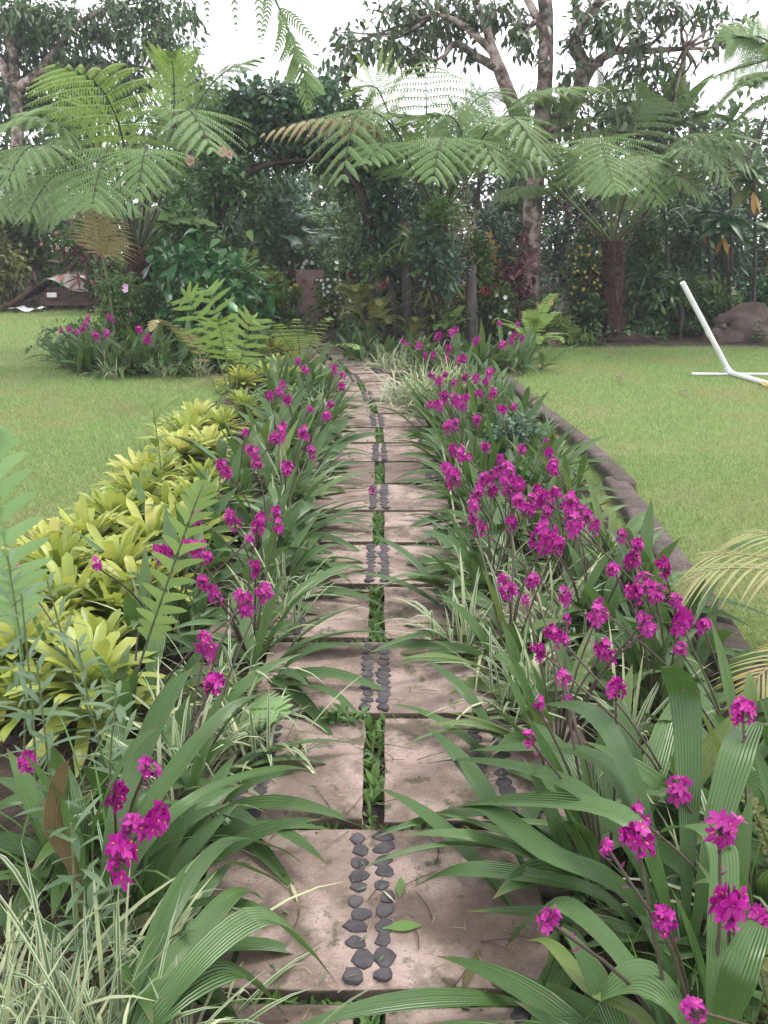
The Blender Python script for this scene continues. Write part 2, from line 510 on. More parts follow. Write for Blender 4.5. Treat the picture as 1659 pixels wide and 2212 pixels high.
# background leaves
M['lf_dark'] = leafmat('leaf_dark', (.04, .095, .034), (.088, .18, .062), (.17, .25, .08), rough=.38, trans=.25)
M['lf_blue'] = leafmat('leaf_blue_green', (.05, .10, .062), (.09, .165, .10), rough=.42, trans=.2)
M['lf_mid'] = leafmat('leaf_mid', (.065, .13, .035), (.11, .21, .06), (.20, .27, .06), rough=.42, trans=.3)
M['lf_light'] = leafmat('leaf_light', (.11, .19, .04), (.19, .28, .06), (.30, .32, .07), rough=.45, trans=.35)
M['lf_gloss'] = leafmat('leaf_glossy', (.03, .105, .035), (.05, .16, .05), (.09, .22, .07), rough=.25, trans=.15, spec=.6)
M['lf_olive'] = leafmat('leaf_olive', (.10, .12, .035), (.18, .19, .055), (.26, .22, .07), rough=.5, trans=.25)
M['lf_red'] = leafmat('leaf_maroon', (.05, .01, .018), (.11, .02, .035), (.16, .03, .04), rough=.4, trans=.15)
M['lf_tree'] = leafmat('leaf_tree', (.04, .07, .035), (.08, .13, .06), (.13, .17, .06), rough=.4, trans=.25)
M['lf_tree_green'] = leafmat('leaf_tree_green', (.05, .10, .035), (.09, .17, .06), (.18, .25, .07), rough=.42, trans=.25)
M['lf_ti'] = leafmat('leaf_ti', (.03, .085, .03), (.065, .14, .045), (.30, .26, .05), rough=.35, trans=.2, lines=0)
M['lf_orange'] = leafmat('leaf_orange', (.38, .17, .04), (.42, .28, .06), rough=.5, trans=.3, noise=0)
M['lf_straw'] = leafmat('leaf_straw', (.24, .20, .10), (.38, .33, .17), rough=.6, trans=.2, noise=0)
M['fl_white'] = leafmat('white_flower', (.75, .75, .72), (.85, .85, .8), rough=.6, trans=.2, noise=0)
M['fl_yellow'] = leafmat('yellow_flower', (.65, .48, .08), (.75, .62, .15), rough=.6, trans=.3, noise=0)
M['fl_pink'] = leafmat('pink_flower', (.62, .22, .26), (.72, .34, .36), rough=.6, trans=.3, noise=0, base=(.22, .01, .03))
M['fl_coral'] = leafmat('coral_flower', (.65, .18, .14), (.75, .28, .2), rough=.6, trans=.2, noise=0)
M['fl_lilac'] = leafmat('lilac_flower', (.6, .3, .55), (.75, .5, .7), rough=.6, trans=.2, noise=0)
M['grass'] = leafmat('lawn_blade', (.11, .21, .06), (.27, .39, .14), (.52, .52, .28), rough=.6, trans=.3, noise=0, spec=.2, patch=((.36, .31, .17), .8))
M['weed'] = leafmat('weed_leaf', (.06, .14, .03), (.12, .23, .05), rough=.5, trans=.3, noise=0)
M['weed_blue'] = leafmat('weed_blue_leaf', (.07, .13, .065), (.13, .2, .10), rough=.5, trans=.3, noise=0)
M['palm_yel'] = leafmat('yellow_palm_leaflet', (.24, .28, .10), (.36, .35, .14), (.5, .34, .1), rough=.45, trans=.3, noise=0)
M['polyp'] = leafmat('rough_fern_leaf', (.11, .19, .03), (.17, .27, .05), rough=.45, trans=.3, noise=.1)
M['polyp_pale'] = leafmat('pale_fern_leaf', (.19, .33, .12), (.26, .42, .17), rough=.5, trans=.35, noise=0)


def lawnmat():
    m, nt, nd, lk, out = newmat('lawn_turf')
    tc = nd.new('ShaderNodeTexCoord')
    a = nd.new('ShaderNodeTexNoise'); a.inputs['Scale'].default_value = .9; a.inputs['Detail'].default_value = 6; a.inputs['Roughness'].default_value = .6
    lk.new(tc.outputs['Object'], a.inputs['Vector'])
    r1 = ramp(nd, [(.34, (.32, .29, .15)), (.48, (.22, .29, .10)), (.7, (.22, .31, .10))])
    lk.new(a.outputs[0], r1.inputs[0])
    b = nd.new('ShaderNodeTexNoise'); b.inputs['Scale'].default_value = 30; b.inputs['Detail'].default_value = 8; b.inputs['Roughness'].default_value = .8
    lk.new(tc.outputs['Object'], b.inputs['Vector'])
    mr = nd.new('ShaderNodeMapRange'); mr.inputs[1].default_value = .45; mr.inputs[2].default_value = .68; mr.inputs[4].default_value = .7
    lk.new(b.outputs[0], mr.inputs[0])
    mx = nd.new('ShaderNodeMixRGB'); lk.new(mr.outputs[0], mx.inputs[0]); lk.new(r1.outputs[0], mx.inputs[1]); mx.inputs[2].default_value = (.09, .125, .05, 1)
    p = nd.new('ShaderNodeBsdfPrincipled'); p.inputs['Roughness'].default_value = .95; p.inputs['Specular IOR Level'].default_value = .1
    lk.new(mx.outputs[0], p.inputs['Base Color'])
    bp = nd.new('ShaderNodeBump'); bp.inputs['Strength'].default_value = .9; bp.inputs['Distance'].default_value = .03
    lk.new(b.outputs[0], bp.inputs['Height']); lk.new(bp.outputs[0], p.inputs['Normal'])
    lk.new(p.outputs[0], out.inputs[0])
    return m


M['lawn'] = lawnmat()

ORD = ['zeroth', 'first', 'second', 'third', 'fourth', 'fifth', 'sixth', 'seventh', 'eighth', 'ninth', 'tenth', 'eleventh', 'twelfth', 'thirteenth', 'fourteenth', 'fifteenth', 'sixteenth', 'seventeenth', 'eighteenth', 'nineteenth']
NUM = ['no', 'one', 'two', 'three', 'four', 'five', 'six', 'seven', 'eight', 'nine', 'ten', 'eleven', 'twelve', 'thirteen']

# ------------------------------------------------------------------ ground
PITCHY, Y0 = .5725, 1.538


def path_x(y):
    return -.03 - .026 * max(0, y - 6.5) ** 2 if y < 11.5 else -.68 - .26 * (y - 11.5)


def sheet(name, poly, z, mat, sub=None):
    bm = bmesh.new()
    vsx = [bm.verts.new((p[0], p[1], z)) for p in poly]
    bm.faces.new(vsx)
    me = bpy.data.meshes.new(name)
    bm.to_mesh(me)
    bm.free()
    me.materials.append(mat)
    return me


struct('lawn', sheet('lawn', [(-60, -10), (60, -10), (60, 70), (-60, 70)], 0, M['lawn']), 'short green lawn with yellowish worn patches')
struct('bed_soil', sheet('bed_soil', [(-1.55, -2), (1.25, -2), (1.28, 9.9), (1.6, 10.4), (1.8, 11.6), (2.2, 12.9), (14, 12.9), (14, 60), (-3.8, 60), (-3.8, 21), (-1.6, 19), (-.9, 13.5), (-1.0, 12.5), (-3.6, 12.2), (-3.4, 10.6), (-1.75, 10.3), (-1.6, 9.9)], .006, M['soil']), 'dark planting soil under the beds and path')
struct('shade_soil', sheet('shade_soil', [(-40, 20.2), (-3.9, 20.2), (-3.9, 60), (-40, 60)], .006, M['soil']), 'dark bare soil under the far trees')


def lawn_grass():
    rs = np.random.RandomState(11)
    mb = MB()
    # right lawn, left lawn: denser where nearer
    for (x0, x1, y0, y1, n, h) in ((1.30, 5.6, 1.2, 6.5, 150000, .032), (1.30, 9.0, 6.5, 13.0, 160000, .035), (-5.2, -1.45, 1.2, 7, 130000, .032), (-8, -1.5, 7, 11, 110000, .035), (-13, -3.0, 11, 20, 75000, .05)):
        n = int(n * 1.35)
        x = x0 + rs.rand(n) * (x1 - x0)
        y = y0 + rs.rand(n) * (y1 - y0)
        keep = ~((x > -3.5) & (x < -1.6) & (y > 10.35))
        x, y = x[keep], y[keep]
        n = len(x)
        d = azel(rs.rand(n) * 6.283, np.radians(25 + 55 * rs.rand(n)))
        mb.ribbons(np.stack([x, y, 0 * x - .004], -1), d, side_of(d, rs, 0), h * (.5 + rs.rand(n)), .005 + .003 * (y / 8), M['grass'], pf=P_GRASS, nl=1, nx=2, fold=0)
    o = mb.build('lawn_grass')
    tag(o, 'short green grass blades of the lawn', None, kind='stuff')


lawn_grass()


# ------------------------------------------------------------------ slabs
def slab_mesh(w, d, h, seed, top=None):
    bm = bmesh.new()
    bmesh.ops.create_cube(bm, size=1)
    bmesh.ops.subdivide_edges(bm, edges=bm.edges, cuts=13, use_grid_fill=True)
    for v in bm.verts:
        x, y, z = v.co
        ex, ey, ez = abs(x) > .499, abs(y) > .499, z > .499
        p = Vector((x * w, y * d, (z - .5) * h))
        n1 = mnoise.noise_vector(p * 7 + Vector((seed * 3.1, 0, 0)))
        n2 = mnoise.noise_vector(p * 30 + Vector((seed * 5.7, 3, 0)))
        if ez and (ex or ey):
            chip = max(0, mnoise.noise(p * 16 + Vector((seed * 9.3, 0, 0)))) * .012
            p.z -= .006 + chip
            if ex: p.x -= math.copysign(.005 + chip, x)
            if ey: p.y -= math.copysign(.005 + chip, y)
        if ex: p.x += n1.x * .008 + n2.x * .003
        if ey: p.y += n1.y * .008 + n2.y * .003
        if ez: p.z += n1.z * .0025 + n2.z * .0008
        v.co = p
    me = bpy.data.meshes.new('paving_slab')
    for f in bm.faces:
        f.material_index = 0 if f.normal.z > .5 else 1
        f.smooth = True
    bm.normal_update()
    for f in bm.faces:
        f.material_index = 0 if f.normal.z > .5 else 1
    bm.to_mesh(me)
    bm.free()
    me.materials.append(top or M['slab'])
    me.materials.append(M['slab_side'])
    return me


def pebble_mesh(seed):
    rs = np.random.RandomState(100 + seed)
    n = 8
    a = np.linspace(0, 6.283, n, endpoint=False) + rs.rand(n) * .5
    sx, sy = .019 + .009 * rs.rand(), .018 + .012 * rs.rand()
    r = .78 + .42 * rs.rand(n)
    ring = np.stack([np.cos(a) * sx * r, np.sin(a) * sy * r], -1)
    v, f = [], []
    for s, z in ((1.0, -.015), (1.0, .0008), (.93, .0022), (.6, .0026)):
        v += [(p[0] * s, p[1] * s, z) for p in ring]
    v.append((0, 0, .0024))
    for k in range(3):
        f += [(k * n + i, k * n + (i + 1) % n, (k + 1) * n + (i + 1) % n, (k + 1) * n + i) for i in range(n)]
    f += [(3 * n + i, 3 * n + (i + 1) % n, 4 * n) for i in range(n)]
    me = bpy.data.meshes.new('pebble')
    me.from_pydata(v, [], f)
    for p in me.polygons:
        p.use_smooth = True
    me.materials.append(M['pebble'])
    return me


PEB = [pebble_mesh(k) for k in range(9)]
SLAB_H = .085
SLABT = .06       # top of the slabs above the soil


def slab(x, y, w, d, rz, seed, label, dirty=False, npeb=10, dz=0.0):
    rs = np.random.RandomState(seed)
    t = thing('stepping_slab', label, 'paving slab', (x, y, SLABT + dz), 'pink stepping slabs of the garden path', rz)
    t.rotation_euler = (float(rs.randn() * .008), float(rs.randn() * .006), rz)
    link('concrete_body', slab_mesh(w, d, SLAB_H, seed, M['slab_dirty'] if dirty else None), t)
    for c in (-1, 1):
        yy = -d / 2 + .03
        while yy < d / 2 - .02:
            o = link('pebble', PEB[rs.randint(9)], t, (c * .031 + rs.randn() * .004, yy, 0.0015))
            s = .86 + .32 * rs.rand()
            o.scale = (s, s, 1)
            o.rotation_euler = (0, 0, float(rs.choice([0, math.pi]) + rs.randn() * .25))
            yy += .040 + .010 * rs.rand()


for k in range(-1, 20):
    yc = Y0 + PITCHY * k + .268
    xc = path_x(yc)
    rz = math.atan(-(path_x(yc + .3) - path_x(yc - .3)) / .6) * -.0
    rz = math.atan((path_x(yc - .3) - path_x(yc + .3)) / .6) * .7
    row = ORD[min(k + 2, 19)] if k + 2 < 20 else 'last'
    dep = .532 if k < 8 else .545
    if k == 19:
        row = 'twentieth'
        label = 'lone pink slab ending the path'
    if k % 2 == 0:
        slab(xc, yc, .80, dep, rz, 40 + k, f'full-width pink concrete slab with central pebble strip in the {row} row from the front')
    else:
        gap = .062
        for s, nm in ((-1, 'left'), (1, 'right')):
            dirty = (k in (7,))
            w = .62
            extra = 'mud-darkened ' if dirty else ''
            slab(xc + s * (gap / 2 + w / 2) * math.cos(rz), yc + s * (gap / 2 + w / 2) * math.sin(rz), w, dep - (.03 if k == 3 and s < 0 else 0), rz, 80 + 2 * k + s,
                 f'{extra}{nm} slab of the pair in the {row} row from the front', dirty)


# weeds in joints, litter on slabs
def weeds():
    rs = np.random.RandomState(5)
    mb = MB()
    for k in range(-1, 17):
        yj = Y0 + PITCHY * k - .02
        n = 60
        pts = [np.array([path_x(yj) + (rs.rand() - .5) * 1.0, yj + rs.randn() * .008, .008]) for _ in range(n)]
        if k % 2:
            g = 70 if k > 2 else 45
            pts += [np.array([path_x(yj + .3) + rs.randn() * .016, yj + .03 + rs.rand() * .52, .01]) for _ in range(g)]
        for p in pts:
            m = rs.randint(3, 7)
            d = azel(rs.rand(m) * 6.283, np.radians(15 + 60 * rs.rand(m)))
            s = .5 + .8 * rs.rand()
            mb.ribbons(np.repeat(p[None], m, 0), d, side_of(d, rs), (.045 + .03 * rs.rand(m)) * s, .014 * s, M['weed'], pf=P_OVAL, nl=3, nx=3, droop=.2)
    tag(mb.build('weeds'), 'small green weeds and moss growing in the path joints', None, kind='stuff')
    mb = MB()
    for i in range(700):
        y = 1.0 + 6.5 * rs.rand() ** 1.4
        p = np.array([path_x(y) + (rs.rand() - .5) * .8, y, SLABT + .006])
        a = rs.rand() * 6.283
        d = azel([a], [.03])
        q = rs.rand()
        if q < .45:
            mb.ribbons(p[None], d, side_of(d, rs, .3), .02 + .03 * rs.rand(), .003, M['lf_straw'], pf=P_GRASS, nl=1, nx=2)
        elif q < .8:
            mb.ribbons(p[None], d, side_of(d, rs, .3), .012 + .02 * rs.rand(), .006, M['weed_blue'], pf=P_OVAL, nl=2, nx=2)
        else:
            mb.tube([p, p + d[0] * .03 + [.004, .004, 0], p + d[0] * (.06 + .06 * rs.rand())], [.0016, .001], M['stalk'], ns=4)
    tag(mb.build('leaf_litter'), 'scattered clippings, twigs and dry bits lying on the slabs', None, kind='stuff')


weeds()


# kerb: two rounded concrete runs
def kerb(name, ys, xs, w, h, seed, label):
    y0, y1 = ys[0], ys[-1]
    n = 160
    mb = MB()
    a = np.linspace(0, math.pi, 9)
    prof_ = np.stack([np.sign(np.cos(a)) * np.abs(np.cos(a)) ** .45 * w / 2, np.sin(a) ** .4 * h], -1)
    v = np.zeros((n + 1, 9, 3))
    for i in range(n + 1):
        t = i / n
        y = y0 + (y1 - y0) * t
        x = float(np.interp(y, ys, xs)) - w / 2
        for j, (px, pz) in enumerate(prof_):
            q = Vector((x + px, y, pz))
            d = mnoise.noise_vector(q * 5 + Vector((seed, 0, 0))) * .005 + mnoise.noise_vector(q * 40) * .006
            endf = .75 if i in (0, n) else 1
            v[i, j] = (x + px * endf + d.x, y, max(0, pz * endf + d.z) - (.02 if pz < .01 else 0))
    mb._grid(v[None], 1, n, 9, M['kerb'])
    for i in (0, n):
        c = np.vstack([v[i], v[i].mean(0)])
        mb.tri(c, [[j, j + 1, 9] if i else [j + 1, j, 9] for j in range(8)], M['kerb'])
    o = mb.build(name)
    tag(o, label, 'kerb', 'rounded kerbs of the flower bed')
    o['kind'] = 'thing'


kerb('bed_kerb', [1.9, 3.3, 4.2, 5.66], [1.30, 1.39, 1.45, 1.53], .15, .075, 3, 'long rounded mossy concrete kerb beside the lawn, closer to the viewer')
kerb('bed_kerb', [5.5, 6.2, 7.0, 8.0, 9.75], [1.56, 1.55, 1.52, 1.44, 1.36], .13, .085, 8, 'raised mossy kerb with broken lip beyond the first kerb')

# ------------------------------------------------------------------ flower heads (shared meshes)


def head_mesh(seed, nf, r, hi=True):
    rs = np.random.RandomState(seed)
    pm_ = M['petal_pale'] if seed % 3 == 1 else M['petal']
    mb = MB()
    for i in range(nf):
        ph = math.acos(1 - 1.75 * (i + .5) / nf)
        th = i * 2.39996 + rs.rand() * .4
        o = np.array([math.sin(ph) * math.cos(th), math.sin(ph) * math.sin(th), math.cos(ph) * .85])
        p = o * r * (.30 + .42 * rs.rand()) + [0, 0, (rs.rand() - .5) * r * .9]
        n = nrm(o + rs.randn(3) * .25)
        a = nrm(np.cross(n, rs.randn(3)))
        b = np.cross(n, a)
        k = 5
        ang = np.arange(k) * 6.283 / k + rs.rand()
        rad = np.cos(ang)[:, None] * a + np.sin(ang)[:, None] * b
        dd = nrm(rad + n * .45)
        ss = nrm(np.cross(dd, n))
        mb.ribbons(np.repeat(p[None], k, 0), dd, ss, r * (.5 + .16 * rs.rand(k)) * (.75 + .4 * rs.rand()), r * .33, pm_, pf=P_PETAL, nl=3 if hi else 2, nx=3, droop=.15, fold=.25)
        mb.ribbons(p[None], n[None], a[None], r * .35, r * .12, M['lip'], pf=P_OVAL, nl=2, nx=2)
        mb.tube([p * .1, p], [.0012, .001], M['bud'], ns=3, K=2)
    for i in range(5):
        d = nrm(rs.randn(3) * .5 + Z)
        mb.ribbons((d * r * .3)[None], d[None], side_of(d, rs), r * .6, r * .2, M['bud'], pf=P_OVAL, nl=2, nx=3)
    return mb.mesh('flower_head')


HEADS = [head_mesh(k, 13 + k % 4, .036) for k in range(6)]
HEADS_SMALL = [head_mesh(20 + k, 6 + k % 3, .026) for k in range(3)]


def stalk_mesh(p, seed):
    """stem from the plant's origin to p, with dark bracts near the top"""
    rs = np.random.RandomState(seed)
    mb = MB()
    mid = p * [.45, .45, .6] + np.append(rs.randn(2) * .015, 0)
    mb.tube([[0, 0, 0], mid, p], [.0045, .0035, .003], M['stalk'], ns=5, K=8)
    T = nrm(p - mid)
    for k in range(5):
        q = p - T * (.012 + .018 * k)
        d = nrm(T * .6 + rs.randn(3) * .6)
        mb.ribbons(q[None], d[None], side_of(d, rs), .018, .006, M['bud'], pf=P_OVAL, nl=2, nx=2)
    return mb.mesh('flower_stalk')


def orchid_leaves(seed, n, Lm, Wm, az_bias=None, hi=True, elr=(28, 80), old=1):
    rs = np.random.RandomState(seed)
    mb = MB()
    az = rs.rand(n) * 6.283 if az_bias is None else np.where(rs.rand(n) < .6, az_bias + rs.randn(n) * .85, rs.rand(n) * 6.283)
    el = np.radians(elr[0] + (elr[1] - elr[0]) * rs.rand(n))
    d = azel(az, el)
    L = Lm * (.6 + .55 * rs.rand(n))
    W = Wm * (.65 + .5 * rs.rand(n))
    P = np.stack([rs.randn(n) * .05, rs.randn(n) * .15, np.zeros(n) + .0], -1)
    S = side_of(d, rs, .5)
    dr = .12 + .38 * rs.rand(n) + .16 * np.cos(el)
    kw = dict(nl=12, nx=9, pleat=.035) if hi else dict(nl=7, nx=5, pleat=.05)
    k = n - old
    mb.ribbons(P[:k], d[:k], S[:k], L[:k], W[:k], M['orchid'], droop=dr[:k], fold=.22, **kw)
    if old:
        mb.ribbons(P[k:], d[k:] * [1, 1, .6], S[k:], L[k:] * .8, W[k:] * .8, M['orchid_old'], droop=dr[k:] + .2, fold=.35, **kw)
    return mb


LEAVES = {}
for i in range(6):
    LEAVES['any', i] = orchid_leaves(200 + i, 30, .60, .066, hi=i < 3, old=2).mesh('leaves')
    LEAVES['toward', i] = orchid_leaves(230 + i, 34, .62, .064, az_bias=math.pi, hi=i < 3, elr=(10, 78), old=2).mesh('leaves')   # leans to local -X

ORCH = []       # (object, xyz, side, col)


def orchid(x, y, label, variant, kind='any', scale=1.0, rz=0.0, group='magenta ground orchids along the path', cat='orchid'):
    t = thing('ground_orchid', label, cat, (x, y, .01), group, 0)
    o = link('leaves', LEAVES[kind, variant], t)
    o.rotation_euler = (0, 0, rz)
    o.scale = (scale,) * 3
    t['n_heads'] = 0
    ORCH.append([t, np.array([x, y, .01]), 0])
    return t


rsO = np.random.RandomState(77)
CELLS = {}
for k in range(-1, 16):
    y = Y0 + PITCHY * k + .3
    row = ORD[min(k + 2, 19)]
    for side, sn in ((1, 'right'), (-1, 'left')):
        cols = [(.47, "path edge"), (.79, "middle"), (1.10, "kerb edge")] if side > 0 else [(.50, 'path edge'), (.83, 'middle')]
        for ci, (cx, cn) in enumerate(cols):
            yy = y + rsO.randn() * .07 + (.28 if ci == 1 else 0)
            xx = path_x(yy) + side * (cx + rsO.randn() * .035) + .03
            if side > 0 and cx > 1:
                xx = min(xx, 1.06)
            if side > 0 and ci == 0 and yy > 7.7: continue
            if k <= 1 and ci == 0: xx += side * .07
            if k > 3 and ci == 0: xx += side * .07
            if side < 0 and k == -1: continue
            if side > 0 and yy > 9.4: continue
            if side < 0 and yy > 9.9: continue
            if yy < 1.15 and ci > 0: continue
            far = yy > 5
            v = rsO.randint(3, 6) if far else rsO.randint(0, 3)
            kind = 'toward' if ci == 0 or (ci == 2 and rsO.rand() < .7) else 'any'
            face = (0 if side > 0 else math.pi) + rsO.randn() * .35 - (.25 if side > 0 else -.25)
            if kind == 'any':
                face = rsO.rand() * 6.283
            CELLS[k, side, ci] = (orchid(xx, yy, '', v, kind, .88 + .22 * rsO.rand(), face), f'{cn} of {sn} bed by {row} slab row')

rsH = np.random.RandomState(3)
EXTRA = [(float(1120 + 75 * a), float(1075 + 55 * b)) for a, b in rsH.randn(16, 2)] + [(float(1010 + 50 * a), float(850 + 40 * b)) for a, b in rsH.randn(7, 2)] + [(float(1300 + 90 * a), float(1290 + 60 * b)) for a, b in rsH.randn(6, 2)]
R_HEADS = EXTRA + [(880, 745), (935, 770), (965, 775), (1000, 775), (918, 768), (932, 812), (961, 810), (1005, 815), (1028, 818), (1035, 850), (1005, 860), (1065, 850), (1050, 825), (960, 855), (985, 868), (945, 875), (1030, 905),
           (1085, 885), (1110, 880), (1000, 880), (970, 920), (985, 912), (1048, 965), (978, 970), (1000, 985), (978, 1030), (965, 1013), (1085, 1008), (1098, 1022), (1060, 1030), (1040, 1045), (1100, 1050), (1120, 1085),
           (1105, 1130), (1160, 1055), (1170, 1075), (1190, 1090), (1200, 1065), (1150, 1080), (1180, 1105), (1138, 1102), (1090, 1040), (1195, 1000), (1185, 978), (1180, 950), (1022, 1097), (1037, 1142), (1172, 1140),
           (1185, 1165), (1203, 1172), (1165, 1158), (1230, 1110), (1240, 1140), (1285, 1135), (1265, 1115), (1345, 1155), (1365, 1210), (1325, 1230), (1150, 1257), (1135, 1297), (1370, 1280), (1395, 1262), (1415, 1285),
           (1460, 1300), (1290, 1335), (1290, 1310), (1225, 1335), (1470, 1345), (1518, 1350), (1470, 1405), (1305, 1405), (1212, 1380), (1192, 1368), (1165, 1405), (1215, 1462), (1225, 1515), (1330, 1490),
           (1605, 1535), (1145, 1600), (1163, 1525), (1465, 1712), (1377, 1765), (1377, 1812), (1310, 1828), (1555, 1790), (1185, 1990), (1435, 1985), (1575, 1960), (1645, 1985), (1495, 2180)]
L_HEADS = [(645, 780), (660, 800), (720, 795), (740, 810), (738, 835), (610, 830), (583, 855), (602, 848), (620, 865), (670, 885), (705, 900), (715, 875), (655, 938), (612, 920), (605, 945), (590, 950), (530, 935), (545, 975),
           (555, 1002), (672, 975), (478, 1005), (490, 1022), (620, 1010), (425, 1115), (500, 1120), (562, 1122), (555, 1142), (595, 1108), (602, 1145), (540, 1167), (368, 1187), (402, 1180), (348, 1192), (448, 1203),
           (422, 1188), (210, 1225), (30, 1220), (552, 1225), (437, 1258), (460, 1280), (520, 1290), (528, 1312), (570, 1278), (445, 1392), (462, 1475), (60, 1645), (318, 1655), (247, 1720), (337, 1772), (288, 1788), (265, 1850)]
SMALL = {(1185, 1990), (1145, 1600), (1163, 1525), (1225, 1515), (1215, 1462), (1310, 1828), (1225, 1335), (1290, 1310), (318, 1655), (540, 1167), (30, 1220), (210, 1225), (1135, 1297), (880, 745), (1180, 950), (602, 1145)}


def put_heads(heads, plants, seed, hz=(.38, .54)):
    rs = np.random.RandomState(seed)
    xy = np.array([p[1][:2] for p in plants])
    for (px, py) in heads:
        h = hz[0] + (hz[1] - hz[0]) * rs.rand()
        p = G(px, py, h)
        load = np.array([q[2] for q in plants])
        dd = np.hypot(*(xy - p[:2]).T) + .045 * load + .25 * (load >= 7)
        i = int(dd.argmin())
        t, base, _ = plants[i]
        plants[i][2] += 1
        loc = p - base
        st = link('flower_stalk', stalk_mesh(loc, rs.randint(9999)), t)
        small = (px, py) in SMALL
        hd = link('flower_head', (HEADS_SMALL[rs.randint(3)] if small else HEADS[rs.randint(6)]), st, tuple(loc))
        s = (.58 + .40 * rs.rand()) * (1 + .022 * min(p[1], 10))
        hd.scale = (s, s, s * (1.0 + .6 * rs.rand() ** 2))
        hd.rotation_euler = (float(rs.randn() * .25), float(rs.randn() * .25), float(rs.rand() * 6.28))


rightp = [o for o in ORCH if any(o[0] is c[0] and k[1] > 0 for k, c in CELLS.items())]
leftp = [o for o in ORCH if any(o[0] is c[0] and k[1] < 0 for k, c in CELLS.items())]
put_heads(R_HEADS, rightp, 1)
put_heads(L_HEADS, leftp, 2)
for rec in ORCH:
    for key, c in CELLS.items():
        if c[0] is rec[0]:
            n = rec[2]
            w = 'in leaf only' if n == 0 else f'with {NUM[n]} magenta head{"s" if n > 1 else ""}'
            rec[0]['label'] = f'ground orchid {w} at {c[1]}'



# ------------------------------------------------------------------ foreground leaves drawn one by one (they belong to the front orchids)
def near_plant(x, y, label):
    t = thing('ground_orchid', label, 'orchid', (x, y, .01), 'magenta ground orchids along the path')
    ORCH.append([t, np.array([x, y, .01]), 0])
    return t


def handleaves(t, base, specs, old=()):
    mb = MB()
    base = np.asarray(base, float)
    for i, (a, za, b, zb, w) in enumerate(specs):
        pm, pt = G(*a, za), G(*b, zb)
        q = base * .55 + pm * .45 + [0, 0, .1 * (za > .2)]
        mb.curveleaf([base, q, pm, pm * .4 + pt * .6 + [0, 0, .03], pt], w * .74, M['orchid_old'] if i in old else M['orchid'], nl=22, nx=17, pleat=.012)
    mb.build('leaves', t, t.location)


# each leaf: mid pixel, its height, tip pixel, its height, width
t = near_plant(.62, 1.55, 'big ground orchid whose long pleated leaves arch over the nearest full slab, right side')
handleaves(t, (.62, 1.55, .02), [((1290, 1640), .36, (945, 1640), .12, .085), ((1240, 1700), .38, (905, 1650), .16, .07), ((1330, 1760), .40, (950, 1752), .14, .10), ((1180, 1840), .30, (985, 1742), .17, .085),
                                 ((1120, 1890), .22, (890, 1918), .10, .075), ((1480, 1520), .50, (1425, 1440), .62, .10), ((1300, 1560), .45, (1120, 1540), .35, .08), ((1590, 1640), .45, (1640, 1560), .4, .1)])
t = near_plant(.55, 1.22, 'low ground orchid with drooping torn leaves beside the near right slab corner')
handleaves(t, (.55, 1.22, .02), [((1230, 1960), .24, (1090, 2050), .09, .075), ((1230, 2020), .20, (1165, 2160), .09, .06), ((1270, 2130), .25, (1135, 2030), .2, .05), ((1400, 2120), .3, (1260, 2212), .2, .12),
                                 ((1560, 1840), .42, (1420, 1800), .36, .08), ((1600, 2100), .42, (1650, 2000), .4, .08)])
t = near_plant(-.47, 1.22, 'big ground orchid whose broad leaves arch over the nearest full slab, left side')
handleaves(t, (-.5, 1.18, .02), [((545, 1985), .26, (738, 2138), .085, .10), ((470, 2100), .22, (628, 2212), .05, .11), ((470, 1965), .24, (570, 1945), .12, .07), ((430, 1870), .28, (640, 1935), .08, .06),
                                 ((400, 2150), .15, (540, 2235), .03, .07), ((470, 1830), .30, (660, 1868), .1, .05)])
t = near_plant(-.62, 1.62, 'ground orchid with upright pleated leaves and one browned leaf, near left bed')
handleaves(t, (-.62, 1.62, .02), [((150, 1800), .40, (40, 1620), .62, .075), ((215, 1760), .42, (345, 1570), .6, .08), ((115, 1790), .42, (150, 1640), .6, .05), ((400, 1640), .4, (560, 1500), .45, .07),
                                  ((430, 1720), .35, (690, 1665), .12, .06), ((300, 1650), .4, (420, 1440), .58, .09)], old=(2,))


# ------------------------------------------------------------------ grass-like clumps
def grass_clump(name, label, cat, x, y, n, L, W, mat, seed, group, bias=None, elr=(35, 85), spread=.05, mat2=None, z=.01):
    rs = np.random.RandomState(seed)
    t = thing(name, label, cat, (x, y, z), group)
    mb = MB()
    for mm, k in ((mat, n if mat2 is None else int(n * .68)), (mat2, 0 if mat2 is None else n - int(n * .68))):
        if not k:
            continue
        az = rs.rand(k) * 6.283 if bias is None else bias + rs.randn(k) * .9
        el = np.radians(elr[0] + (elr[1] - elr[0]) * rs.rand(k))
        d = azel(az, el)
        P = np.stack([rs.randn(k) * spread, rs.randn(k) * spread, 0 * az], -1)
        mb.ribbons(P, d, side_of(d, rs, .6), L * (.55 + .6 * rs.rand(k)), W * (.7 + .6 * rs.rand(k)), mm, pf=P_GRASS, nl=6, nx=3, droop=.25 + .5 * rs.rand(k), fold=.3)
    mb.build('blades', t, (0, 0, 0))
    return t


